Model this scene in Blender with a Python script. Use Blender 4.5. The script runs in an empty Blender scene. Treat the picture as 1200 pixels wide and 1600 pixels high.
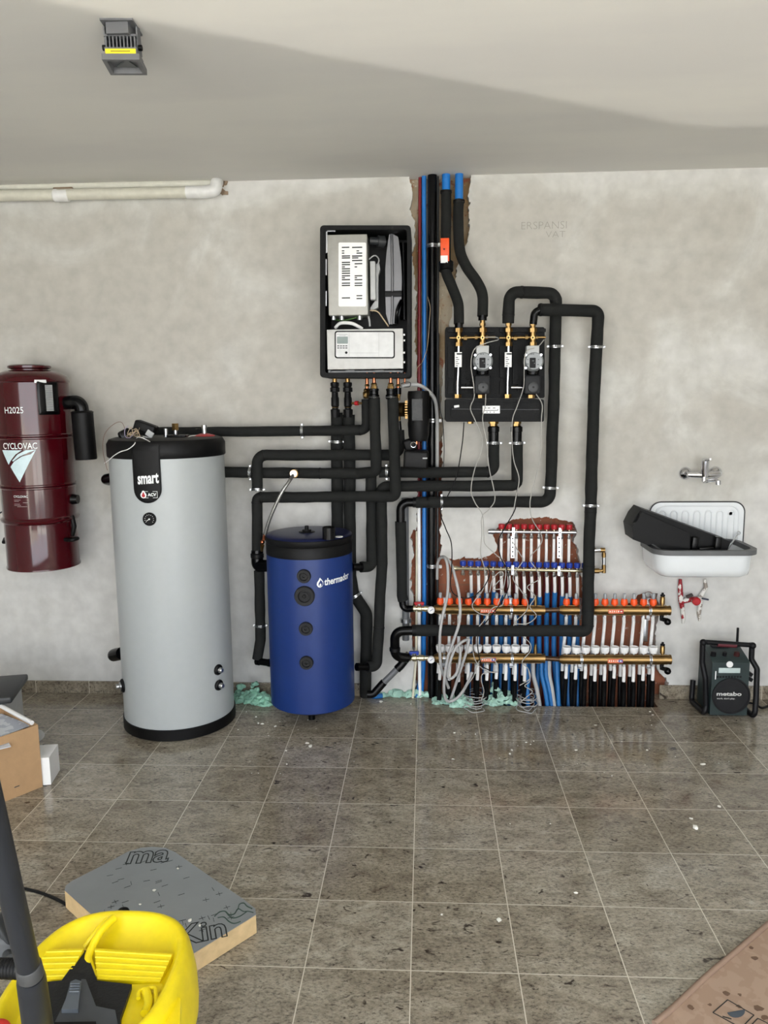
import bpy, bmesh, math, random
from mathutils import Vector, Matrix, noise
from mathutils.geometry import tessellate_polygon
random.seed(7)
V = Vector
# ---------------------------------------------------------------- camera
FPX = 1218.6
CAM = V((0.0451, -4.0103, 1.5929))
YAW, PITCH, ROLL = -0.05397, 0.14655, 0.010635
_f = V((math.sin(YAW) * math.cos(PITCH), math.cos(YAW) * math.cos(PITCH), -math.sin(PITCH)))
_r = V((math.cos(YAW), -math.sin(YAW), 0))
_d = _f.cross(_r)
RT = _r * math.cos(ROLL) + _d * math.sin(ROLL)
DN = -_r * math.sin(ROLL) + _d * math.cos(ROLL)
FW = _f
scn = bpy.context.scene
col = scn.collection
cd = bpy.data.cameras.new('camera')
cd.sensor_fit = 'VERTICAL'; cd.sensor_height = 32; cd.lens = FPX / 1600 * 32
cd.clip_start = 0.05; cd.clip_end = 200
cam = bpy.data.objects.new('camera', cd)
mw = Matrix.Identity(4)
for i in range(3):
    mw[i][0] = RT[i]; mw[i][1] = -DN[i]; mw[i][2] = -FW[i]; mw[i][3] = CAM[i]
cam.matrix_world = mw
col.objects.link(cam); scn.camera = cam
# ---------------------------------------------------------------- light
scn.view_settings.view_transform = 'Standard'
scn.view_settings.look = 'None'
scn.view_settings.gamma = 1
scn.view_settings.use_curve_mapping = False
scn.view_settings.exposure = 0.68
ROOM_L, ROOM_R, ROOM_B, CEIL = -2.7, 2.55, -5.2, 2.656
OPEN_TOP = 2.42
wd = bpy.data.worlds.new('overcast_sky'); scn.world = wd; wd.use_nodes = True
nt = wd.node_tree; nt.nodes.clear()
wo = nt.nodes.new('ShaderNodeOutputWorld'); wb = nt.nodes.new('ShaderNodeBackground')
tc = nt.nodes.new('ShaderNodeTexCoord'); sp = nt.nodes.new('ShaderNodeSeparateXYZ')
cr = nt.nodes.new('ShaderNodeValToRGB')
cr.color_ramp.elements[0].position = 0.0; cr.color_ramp.elements[0].color = (0.93, 0.95, 1.0, 1)
cr.color_ramp.elements[1].position = 0.7; cr.color_ramp.elements[1].color = (0.72, 0.84, 1.0, 1)
nt.links.new(tc.outputs['Generated'], sp.inputs[0]); nt.links.new(sp.outputs['Z'], cr.inputs[0])
nt.links.new(cr.outputs[0], wb.inputs[0]); wb.inputs[1].default_value = 4.0
nt.links.new(wb.outputs[0], wo.inputs[0])
pl = bpy.data.lights.new('garage_opening_portal', 'AREA'); pl.shape = 'RECTANGLE'
pl.size = 4.9; pl.size_y = OPEN_TOP; pl.cycles.is_portal = True
po = bpy.data.objects.new('garage_opening_portal', pl); col.objects.link(po)
po.location = ((ROOM_L + ROOM_R) / 2, ROOM_B - .02, OPEN_TOP / 2); po.rotation_euler = (math.radians(90), 0, 0)

sun = bpy.data.lights.new('sun', 'SUN'); sun.energy = 26; sun.angle = math.radians(1); sun.color = (1, .975, .93)
suo = bpy.data.objects.new('sun', sun); col.objects.link(suo); suo.rotation_euler = (math.radians(-38), 0, math.radians(12))
def P(px, py, d=0.0):
    """point of the place seen at photo pixel (px,py), d metres in front of the back wall"""
    q = RT * ((px - 600) / FPX) + DN * ((py - 800) / FPX) + FW
    return CAM + q * ((-d - CAM.y) / q.y)
def PZ(px, py, z):
    q = RT * ((px - 600) / FPX) + DN * ((py - 800) / FPX) + FW
    return CAM + q * ((z - CAM.z) / q.z)
def M_(npx, px, py, d):
    """length in metres of npx photo pixels at that point"""
    return npx * (P(px, py, d) - CAM).dot(FW) / FPX
# ---------------------------------------------------------------- materials
def s2l(c):
    return tuple((x / 255 / 12.92) if x / 255 <= .04045 else ((x / 255 + .055) / 1.055) ** 2.4 for x in c) + (1,)
MATS = {}
def mat(name, rgb, rough=.5, metal=0., var=.06, nscale=30., bump=0., bscale=80., coat=0., trans=0.):
    if name in MATS: return MATS[name]
    m = bpy.data.materials.new(name); m.use_nodes = True; t = m.node_tree; b = t.nodes['Principled BSDF']
    c = s2l(rgb)
    tcn = t.nodes.new('ShaderNodeTexCoord'); n = t.nodes.new('ShaderNodeTexNoise'); n.inputs['Scale'].default_value = nscale
    n.inputs['Detail'].default_value = 4
    r = t.nodes.new('ShaderNodeValToRGB')
    r.color_ramp.elements[0].position = .3; r.color_ramp.elements[1].position = .7
    r.color_ramp.elements[0].color = tuple(x * (1 - var) for x in c[:3]) + (1,)
    r.color_ramp.elements[1].color = tuple(min(1, x * (1 + var)) for x in c[:3]) + (1,)
    t.links.new(tcn.outputs['Object'], n.inputs['Vector']); t.links.new(n.outputs['Fac'], r.inputs[0])
    t.links.new(r.outputs[0], b.inputs['Base Color'])
    b.inputs['Roughness'].default_value = rough; b.inputs['Metallic'].default_value = metal
    b.inputs['Specular IOR Level'].default_value = .22 if sum(rgb) < 130 and not metal else .5
    b.inputs['Coat Weight'].default_value = coat; b.inputs['Coat Roughness'].default_value = .08
    b.inputs['Transmission Weight'].default_value = trans
    if bump:
        n2 = t.nodes.new('ShaderNodeTexNoise'); n2.inputs['Scale'].default_value = bscale; n2.inputs['Detail'].default_value = 6
        bp = t.nodes.new('ShaderNodeBump'); bp.inputs['Strength'].default_value = bump; bp.inputs['Distance'].default_value = .004
        t.links.new(tcn.outputs['Object'], n2.inputs['Vector']); t.links.new(n2.outputs['Fac'], bp.inputs['Height'])
        t.links.new(bp.outputs[0], b.inputs['Normal'])
    MATS[name] = m; return m
INS = mat('foam_insulation', (31, 32, 31), .85, bump=.35, bscale=60, var=.12)
INS2 = mat('insulation_tape', (12, 12, 12), .55, bump=.2, bscale=90)
BLK = mat('black_plastic', (8, 8, 9), .5, bump=.1)
BLKG = mat('black_gloss_plastic', (6, 6, 7), .25)
EPP = mat('black_expanded_foam', (12, 13, 14), .6, bump=.4, bscale=200)
DGR = mat('dark_grey_plastic', (44, 46, 48), .45)
GRY = mat('grey_plastic', (98, 100, 102), .45)
LGR = mat('light_grey_plastic', (176, 178, 178), .45)
STL = mat('zinc_steel', (190, 192, 194), .28, metal=1)
CHR = mat('chrome', (215, 215, 218), .08, metal=1)
BRS = mat('brass', (150, 122, 78), .3, metal=1, var=.12)
BRN = mat('dull_bronze_brass', (134, 108, 70), .36, metal=1, var=.15, nscale=12)
COP = mat('copper', (186, 112, 80), .25, metal=1)
WHT = mat('white_plastic', (236, 236, 235), .4, var=.01)
WHP = mat('white_pipe', (246, 246, 244), .45, var=.008)
CRM = mat('cream_pipe', (218, 212, 188), .5)
BLU = mat('blue_conduit', (24, 112, 186), .42, bump=.3, bscale=120)
BLUD = mat('blue_sleeve', (28, 104, 168), .5, bump=.5, bscale=60)
REDC = mat('red_conduit', (120, 18, 28), .4)
DRED = mat('dark_red_sleeve', (92, 22, 26), .5)
ORG = mat('orange_plastic', (240, 84, 24), .4)
RED = mat('red_plastic', (170, 24, 34), .4)
BLC = mat('blue_cap_plastic', (28, 60, 160), .4)
GLS = mat('clear_plastic', (190, 196, 200), .12, trans=.5)
SLV = mat('black_sleeve', (10, 10, 11), .4, bump=.6, bscale=50)
WIRE = mat('grey_cable', (168, 166, 160), .5, var=.02)
WIREL = mat('light_grey_hose', (172, 172, 171), .5, var=.02)
TXTW = mat('white_print', (235, 238, 238), .5)
TXTB = mat('dark_print', (40, 44, 44), .6)
YEL = mat('yellow_plastic', (232, 208, 14), .33, bump=.03)
CARD = mat('cardboard', (176, 142, 104), .8, bump=.1, var=.05)
# ---------------------------------------------------------------- mesh builder
ROOT = {}
class MB:
    def __init__(s): s.v = []; s.f = []
    def add(s, vs, fs):
        o = len(s.v); s.v += [V(x) for x in vs]; s.f += [tuple(i + o for i in f) for f in fs]; return s
    def box(s, c, size, R=None, bev=0):
        hx, hy, hz = [a / 2 for a in size]; c = V(c)
        if bev > 0:
            b = min(bev, hx * .99, hy * .99, hz * .99); vs = []; idx = {}
            bm = bmesh.new(); bmesh.ops.create_cube(bm, size=1)
            for v in bm.verts: v.co = V((v.co.x * 2 * hx, v.co.y * 2 * hy, v.co.z * 2 * hz))
            bmesh.ops.bevel(bm, geom=list(bm.edges), offset=b, segments=3, profile=.5, affect='EDGES')
            bm.verts.index_update()
            vs = [v.co.copy() for v in bm.verts]; fs = [tuple(v.index for v in f.verts) for f in bm.faces]; bm.free()
        else:
            vs = [V((x * hx, y * hy, z * hz)) for x in (-1, 1) for y in (-1, 1) for z in (-1, 1)]
            fs = [(0, 1, 3, 2), (4, 6, 7, 5), (0, 4, 5, 1), (2, 3, 7, 6), (0, 2, 6, 4), (1, 5, 7, 3)]
        if R is not None: vs = [R @ v for v in vs]
        return s.add([c + v for v in vs], fs)
    def bar(s, a, b, w, h, up=V((0, 1, 0))):
        """box from a to b"""
        a = V(a); b = V(b); d = (b - a); L = d.length; z = d.normalized(); x = z.cross(up).normalized(); y = z.cross(x)
        R = Matrix((x, y, z)).transposed()
        return s.box((a + b) / 2, (w, h, L), R)
    def tube(s, pts, r, seg=14, fil=0, caps=True, fseg=6, rfun=None):
        pts = [V(p) for p in pts]
        if fil: pts = fillet(pts, fil, fseg)
        n = len(pts)
        if n < 2: return s
        T = []
        for i in range(n):
            a = pts[max(0, i - 1)]; b = pts[min(n - 1, i + 1)]
            t = (b - a); T.append(t.normalized() if t.length > 1e-9 else V((0, 0, 1)))
        u = T[0].orthogonal().normalized(); vs = []; fs = []
        for i in range(n):
            u = (u - T[i] * u.dot(T[i])).normalized(); w = T[i].cross(u)
            rr = rfun(i / (n - 1)) * r if rfun else (r[i] if isinstance(r, (list, tuple)) else r)
            for k in range(seg):
                a = 2 * math.pi * k / seg; vs.append(pts[i] + (u * math.cos(a) + w * math.sin(a)) * rr)
        for i in range(n - 1):
            for k in range(seg):
                k2 = (k + 1) % seg; fs.append((i * seg + k, i * seg + k2, (i + 1) * seg + k2, (i + 1) * seg + k))
        if caps: fs.append(tuple(range(seg))[::-1]); fs.append(tuple((n - 1) * seg + k for k in range(seg)))
        return s.add(vs, fs)
    def cyl(s, a, b, r, seg=20, r2=None):
        return s.tube([a, b], [r, r if r2 is None else r2], seg)
    def lathe(s, prof, c=(0, 0, 0), axis=(0, 0, 1), seg=48):
        """prof = [(radius, height)]"""
        ax = V(axis).normalized(); u = ax.orthogonal().normalized()
        if abs(ax.z) > .99: u = V((1, 0, 0))
        w = ax.cross(u); c = V(c); vs = []; fs = []
        n = len(prof)
        for r, h in prof:
            for k in range(seg):
                a = 2 * math.pi * k / seg; vs.append(c + ax * h + (u * math.cos(a) + w * math.sin(a)) * max(r, 1e-5))
        for i in range(n - 1):
            for k in range(seg):
                k2 = (k + 1) % seg; fs.append((i * seg + k, i * seg + k2, (i + 1) * seg + k2, (i + 1) * seg + k))
        if prof[0][0] > 1e-4: fs.append(tuple(range(seg))[::-1])
        if prof[-1][0] > 1e-4: fs.append(tuple((n - 1) * seg + k for k in range(seg)))
        return s.add(vs, fs)
    def hexn(s, a, b, r): return s.tube([a, b], r, 6)
    def sphere(s, c, r, seg=16, sc=(1, 1, 1)):
        pr = [(r * math.sin(math.pi * i / (seg // 2)), -r * math.cos(math.pi * i / (seg // 2))) for i in range(seg // 2 + 1)]
        o = len(s.v); s.lathe(pr, (0, 0, 0), (0, 0, 1), seg)
        for i in range(o, len(s.v)): v = s.v[i]; s.v[i] = V(c) + V((v.x * sc[0], v.y * sc[1], v.z * sc[2]))
        return s
    def prism(s, poly, off):
        """3-D planar polygon extruded by vector off"""
        poly = [V(p) for p in poly]; off = V(off); n = len(poly)
        tris = tessellate_polygon([poly])
        vs = poly + [p + off for p in poly]
        fs = [tuple(t) for t in tris] + [tuple(i + n for i in t[::-1]) for t in tris]
        fs += [(i, (i + 1) % n, (i + 1) % n + n, i + n) for i in range(n)]
        return s.add(vs, fs)
    def torus(s, c, R, r, axis=(0, 0, 1), seg=32, s2=8, a0=0, a1=2 * math.pi):
        ax = V(axis).normalized(); u = ax.orthogonal().normalized(); w = ax.cross(u); c = V(c)
        full = abs(a1 - a0 - 2 * math.pi) < 1e-6
        pts = [c + (u * math.cos(a0 + (a1 - a0) * k / seg) + w * math.sin(a0 + (a1 - a0) * k / seg)) * R for k in range(seg + 1)]
        return s.tube(pts, r, s2, caps=not full)
    def build(s, name, m, parent=None, smooth=40):
        me = bpy.data.meshes.new(name)
        bm = bmesh.new(); vv = [bm.verts.new(v) for v in s.v]
        for f in s.f:
            if len(set(f)) < 3: continue
            try: bm.faces.new([vv[i] for i in f])
            except ValueError: pass
        bmesh.ops.remove_doubles(bm, verts=bm.verts, dist=1e-6)
        bmesh.ops.recalc_face_normals(bm, faces=bm.faces)
        if parent is None:
            xs = [v.co for v in bm.verts]
            org = V(((min(v.x for v in xs) + max(v.x for v in xs)) / 2, (min(v.y for v in xs) + max(v.y for v in xs)) / 2, min(v.z for v in xs)))
        else: org = ROOT[parent.name]
        for v in bm.verts: v.co -= org
        bm.to_mesh(me); bm.free()
        if smooth:
            me.polygons.foreach_set('use_smooth', [True] * len(me.polygons))
            me.set_sharp_from_angle(angle=math.radians(smooth))
        me.materials.append(m)
        o = bpy.data.objects.new(name, me); col.objects.link(o)
        if parent is None: o.location = org
        else: o.parent = parent
        ROOT[o.name] = org
        return o
def absorb(par, ch):
    """print or pattern on a part goes into that part's own mesh"""
    bm = bmesh.new(); bm.from_mesh(par.data); k = len(par.data.materials); n = len(bm.faces)
    bm.from_mesh(ch.data); bm.faces.ensure_lookup_table()
    for f in bm.faces[n:]: f.material_index = k
    bm.to_mesh(par.data); bm.free(); par.data.materials.append(ch.data.materials[0])
    me = ch.data; bpy.data.objects.remove(ch); bpy.data.meshes.remove(me); return par
def outline_text(name, s, m, parent, org, right, up, w, h, bev=.02):
    cu = bpy.data.curves.new('t', 'FONT'); cu.body = s; cu.size = 1; cu.resolution_u = 3; cu.fill_mode = 'NONE'; cu.bevel_depth = bev; cu.bevel_resolution = 0; cu.offset = .02
    tmp = bpy.data.objects.new('t', cu); col.objects.link(tmp)
    dg = bpy.context.evaluated_depsgraph_get(); me = bpy.data.meshes.new_from_object(tmp.evaluated_get(dg))
    bpy.data.objects.remove(tmp); bpy.data.curves.remove(cu)
    vs = [v.co.copy() for v in me.vertices]; fs = [tuple(p.vertices) for p in me.polygons]; bpy.data.meshes.remove(me)
    x0 = min(v.x for v in vs); x1 = max(v.x for v in vs); y0 = min(v.y for v in vs); y1 = max(v.y for v in vs)
    sx = w / (x1 - x0); sy = h / (y1 - y0); right = V(right).normalized(); up = V(up).normalized(); n = right.cross(up)
    mb = MB(); mb.add([V(org) + right * (v.x - (x0 + x1) / 2) * sx + up * (v.y - (y0 + y1) / 2) * sy + n * (v.z * .02) for v in vs], fs)
    return mb.build(name, m, parent, smooth=0)
def fillet(pts, r, seg=6):
    out = [pts[0]]
    for i in range(1, len(pts) - 1):
        a, b, c = pts[i - 1], pts[i], pts[i + 1]
        u = (a - b); w = (c - b); lu, lw = u.length, w.length; u.normalize(); w.normalize()
        ang = math.acos(max(-1, min(1, u.dot(w))))
        if r < 1e-4 or ang > math.pi - .03: out.append(b); continue
        t = min(max(r, .001) / math.tan(ang / 2), lu * .48, lw * .48); rr = t * math.tan(ang / 2)
        bis = (u + w).normalized(); cc = b + bis * (rr / math.sin(ang / 2))
        p0 = b + u * t - cc; p1 = b + w * t - cc
        tot = p0.angle(p1); k = max(2, seg)
        for j in range(k + 1):
            f = j / k
            q = (p0 * math.sin((1 - f) * tot) + p1 * math.sin(f * tot)) / math.sin(tot) if tot > 1e-4 else p0
            out.append(cc + q)
    out.append(pts[-1]); return out
def spline(pts, n=8):
    pts = [V(p) for p in pts]; q = [pts[0] * 2 - pts[1]] + pts + [pts[-1] * 2 - pts[-2]]; out = []
    for i in range(1, len(q) - 2):
        for k in range(n):
            t = k / n; a, b, c, d = q[i - 1], q[i], q[i + 1], q[i + 2]
            out.append(.5 * ((2 * b) + (c - a) * t + (2 * a - 5 * b + 4 * c - d) * t * t + (3 * b - a - 3 * c + d) * t ** 3))
    out.append(pts[-1]); return out
def tag(o, label=None, cat=None, group=None, kind=None):
    if label: o['label'] = label
    if cat: o['category'] = cat
    if group: o['group'] = group
    if kind: o['kind'] = kind
    return o
def thing(name, loc, label, cat, group=None):
    o = bpy.data.objects.new(name, None); col.objects.link(o); o.location = V(loc); o.empty_display_size = .05
    ROOT[o.name] = V(loc); return tag(o, label, cat, group)
def text(name, s, m, parent, org, right, up, w=None, h=None, th=.0006, off=0., shear=0., warp=None, align='CENTER'):
    """lettering w x h metres, centred on org"""
    cu = bpy.data.curves.new('t', 'FONT'); cu.body = s; cu.size = 1; cu.offset = off; cu.shear = shear; cu.resolution_u = 3
    tmp = bpy.data.objects.new('t', cu); col.objects.link(tmp)
    dg = bpy.context.evaluated_depsgraph_get(); me = bpy.data.meshes.new_from_object(tmp.evaluated_get(dg))
    bpy.data.objects.remove(tmp); bpy.data.curves.remove(cu)
    vs = [v.co.copy() for v in me.vertices]; fs = [tuple(p.vertices) for p in me.polygons]; bpy.data.meshes.remove(me)
    x0 = min(v.x for v in vs); x1 = max(v.x for v in vs); y0 = min(v.y for v in vs); y1 = max(v.y for v in vs)
    sx = w / (x1 - x0) if w else h / (y1 - y0); sy = h / (y1 - y0) if h else sx
    right = V(right).normalized(); up = V(up).normalized(); n = right.cross(up)
    mb = MB(); out = []
    for v in vs:
        X = (v.x - (x0 + x1) / 2) * sx; Y = (v.y - (y0 + y1) / 2) * sy
        out.append(warp(X, Y) if warp else V(org) + right * X + up * Y + n * th)
    mb.add(out, fs)
    return mb.build(name, m, parent, smooth=0)
def cyl_warp(c, R, az, z, skew=0., eps=.001):
    """lettering bent round an upright cylinder; az measured from -Y towards +X"""
    def f(X, Y):
        a = az + X / R
        return V((c[0] + (R + eps) * math.sin(a), c[1] - (R + eps) * math.cos(a), z + Y + skew * X))
    return f
# ================================================================ SETTING
def N(t, k, **kw):
    n = t.nodes.new(k)
    for a, b in kw.items(): setattr(n, a, b)
    return n
def ramp(t, stops):
    r = N(t, 'ShaderNodeValToRGB'); e = r.color_ramp.elements
    while len(e) < len(stops): e.new(.5)
    for el, (p, c) in zip(e, stops): el.position = p; el.color = c if len(c) == 4 else s2l(c)
    return r
def plaster():
    m = bpy.data.materials.new('patchy_plaster'); m.use_nodes = True; t = m.node_tree; b = t.nodes['Principled BSDF']; L = t.links.new
    g = N(t, 'ShaderNodeNewGeometry'); sx = N(t, 'ShaderNodeSeparateXYZ'); L(g.outputs['Position'], sx.inputs[0])
    n1 = N(t, 'ShaderNodeTexNoise'); n1.inputs['Scale'].default_value = 1.6; n1.inputs['Detail'].default_value = 7; n1.inputs['Roughness'].default_value = .62; n1.inputs['Distortion'].default_value = .5
    L(g.outputs['Position'], n1.inputs['Vector'])
    # skim coat: dense low on the wall, towards the right and along the ceiling
    lo = N(t, 'ShaderNodeMapRange'); lo.inputs[1].default_value = 1.25; lo.inputs[2].default_value = .95; lo.inputs[3].default_value = -.03; lo.inputs[4].default_value = .26; L(sx.outputs['Z'], lo.inputs[0])
    hi = N(t, 'ShaderNodeMapRange'); hi.inputs[1].default_value = 2.48; hi.inputs[2].default_value = 2.64; hi.inputs[3].default_value = 0; hi.inputs[4].default_value = .22; L(sx.outputs['Z'], hi.inputs[0])
    xr = N(t, 'ShaderNodeMapRange'); xr.inputs[1].default_value = .6; xr.inputs[2].default_value = 1.2; xr.inputs[3].default_value = 0; xr.inputs[4].default_value = .06; L(sx.outputs['X'], xr.inputs[0])
    a = N(t, 'ShaderNodeMath', operation='ADD'); L(n1.outputs['Fac'], a.inputs[0]); L(lo.outputs[0], a.inputs[1])
    a2 = N(t, 'ShaderNodeMath', operation='ADD'); L(a.outputs[0], a2.inputs[0]); L(hi.outputs[0], a2.inputs[1])
    a3 = N(t, 'ShaderNodeMath', operation='ADD'); L(a2.outputs[0], a3.inputs[0]); L(xr.outputs[0], a3.inputs[1])
    r = ramp(t, [(.48, (190, 187, 179)), (.56, (197, 195, 188)), (.62, (206, 205, 199)), (.72, (213, 212, 208))]); L(a3.outputs[0], r.inputs[0])
    n2 = N(t, 'ShaderNodeTexNoise'); n2.inputs['Scale'].default_value = 14; n2.inputs['Detail'].default_value = 5; L(g.outputs['Position'], n2.inputs['Vector'])
    r2 = ramp(t, [(.3, (235, 235, 235)), (.7, (255, 255, 255))]); L(n2.outputs['Fac'], r2.inputs[0])
    mx = N(t, 'ShaderNodeMixRGB', blend_type='MULTIPLY'); mx.inputs[0].default_value = 1; L(r.outputs[0], mx.inputs[1]); L(r2.outputs[0], mx.inputs[2])
    L(mx.outputs[0], b.inputs['Base Color']); b.inputs['Roughness'].default_value = .85
    bp = N(t, 'ShaderNodeBump'); bp.inputs['Strength'].default_value = .25; bp.inputs['Distance'].default_value = .004; L(a3.outputs[0], bp.inputs['Height']); L(bp.outputs[0], b.inputs['Normal'])
    return m
def ceiling_mat():
    m = bpy.data.materials.new('ceiling_plaster'); m.use_nodes = True; t = m.node_tree; b = t.nodes['Principled BSDF']; L = t.links.new
    g = N(t, 'ShaderNodeNewGeometry'); mp = N(t, 'ShaderNodeMapping'); mp.inputs['Scale'].default_value = (.5, 1.6, 1); mp.inputs['Rotation'].default_value = (0, 0, .25); L(g.outputs['Position'], mp.inputs[0])
    n = N(t, 'ShaderNodeTexNoise'); n.inputs['Scale'].default_value = 1.6; n.inputs['Detail'].default_value = 5; L(mp.outputs[0], n.inputs['Vector'])
    r = ramp(t, [(.38, (214, 212, 208)), (.62, (222, 220, 214))]); L(n.outputs['Fac'], r.inputs[0]); L(r.outputs[0], b.inputs['Base Color']); b.inputs['Roughness'].default_value = .8
    return m
def granite():
    m = bpy.data.materials.new('granite_tiles'); m.use_nodes = True; t = m.node_tree; b = t.nodes['Principled BSDF']; L = t.links.new
    g = N(t, 'ShaderNodeNewGeometry'); mp = N(t, 'ShaderNodeMapping', vector_type='POINT')
    mp.inputs['Location'].default_value = (30.0, 30.23325, 0); L(g.outputs['Position'], mp.inputs[0])
    br = N(t, 'ShaderNodeTexBrick'); br.offset = 0; br.squash = 1
    for k, v in (('Scale', 1), ('Brick Width', .3), ('Row Height', .3), ('Mortar Size', .0017), ('Mortar Smooth', .2), ('Bias', 0)): br.inputs[k].default_value = v
    br.inputs['Color1'].default_value = (0, 0, 0, 1); br.inputs['Color2'].default_value = (1, 1, 1, 1); br.inputs['Mortar'].default_value = (.5, .5, .5, 1)
    L(mp.outputs[0], br.inputs['Vector'])
    # per-tile offset of the stone pattern
    mul = N(t, 'ShaderNodeVectorMath', operation='SCALE'); mul.inputs['Scale'].default_value = 37; L(br.outputs['Color'], mul.inputs[0])
    ad = N(t, 'ShaderNodeVectorMath', operation='ADD'); L(g.outputs['Position'], ad.inputs[0]); L(mul.outputs[0], ad.inputs[1])
    mp2 = N(t, 'ShaderNodeMapping'); mp2.inputs['Rotation'].default_value = (0, 0, -.35); mp2.inputs['Scale'].default_value = (1, 1.7, 1); L(ad.outputs[0], mp2.inputs[0])
    n1 = N(t, 'ShaderNodeTexNoise'); n1.inputs['Scale'].default_value = 9; n1.inputs['Detail'].default_value = 8; n1.inputs['Roughness'].default_value = .7; n1.inputs['Distortion'].default_value = .6; L(mp2.outputs[0], n1.inputs['Vector'])
    r1 = ramp(t, [(.3, (138, 128, 115)), (.5, (176, 168, 154)), (.7, (200, 194, 181))]); L(n1.outputs['Fac'], r1.inputs[0])
    n2 = N(t, 'ShaderNodeTexNoise'); n2.inputs['Scale'].default_value = 75; n2.inputs['Detail'].default_value = 5; n2.inputs['Roughness'].default_value = .8; L(mp2.outputs[0], n2.inputs['Vector'])
    r2 = ramp(t, [(.36, (70, 64, 58)), (.47, (200, 198, 192)), (.6, (235, 233, 228)), (.72, (255, 255, 250))]); L(n2.outputs['Fac'], r2.inputs[0])
    m1 = N(t, 'ShaderNodeMixRGB', blend_type='MULTIPLY'); m1.inputs[0].default_value = .8; L(r1.outputs[0], m1.inputs[1]); L(r2.outputs[0], m1.inputs[2])
    vo = N(t, 'ShaderNodeTexNoise'); vo.inputs['Scale'].default_value = 24; vo.inputs['Detail'].default_value = 3; vo.inputs['Distortion'].default_value = 1.2; L(mp2.outputs[0], vo.inputs['Vector'])
    r3 = ramp(t, [(.64, (0, 0, 0)), (.72, (255, 255, 255))]); L(vo.outputs['Fac'], r3.inputs[0])
    m2 = N(t, 'ShaderNodeMixRGB'); L(r3.outputs[0], m2.inputs[0]); L(m1.outputs[0], m2.inputs[1]); m2.inputs[2].default_value = s2l((62, 54, 47))
    # tile to tile tone
    r4 = ramp(t, [(0, (226, 222, 216)), (1, (255, 255, 255))]); L(br.outputs['Color'], r4.inputs[0])
    m3 = N(t, 'ShaderNodeMixRGB', blend_type='MULTIPLY'); m3.inputs[0].default_value = 1; L(m2.outputs[0], m3.inputs[1]); L(r4.outputs[0], m3.inputs[2])
    m4 = N(t, 'ShaderNodeMixRGB'); L(br.outputs['Fac'], m4.inputs[0]); L(m3.outputs[0], m4.inputs[1]); m4.inputs[2].default_value = s2l((205, 197, 180))
    L(m4.outputs[0], b.inputs['Base Color'])
    rr = N(t, 'ShaderNodeMapRange'); rr.inputs[3].default_value = .06; rr.inputs[4].default_value = .17; L(n1.outputs['Fac'], rr.inputs[0])
    L(rr.outputs[0], b.inputs['Roughness'])
    bp = N(t, 'ShaderNodeBump'); bp.inputs['Strength'].default_value = .04; bp.inputs['Distance'].default_value = .002; L(n2.outputs['Fac'], bp.inputs['Height']); L(bp.outputs[0], b.inputs['Normal'])
    return m
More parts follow.
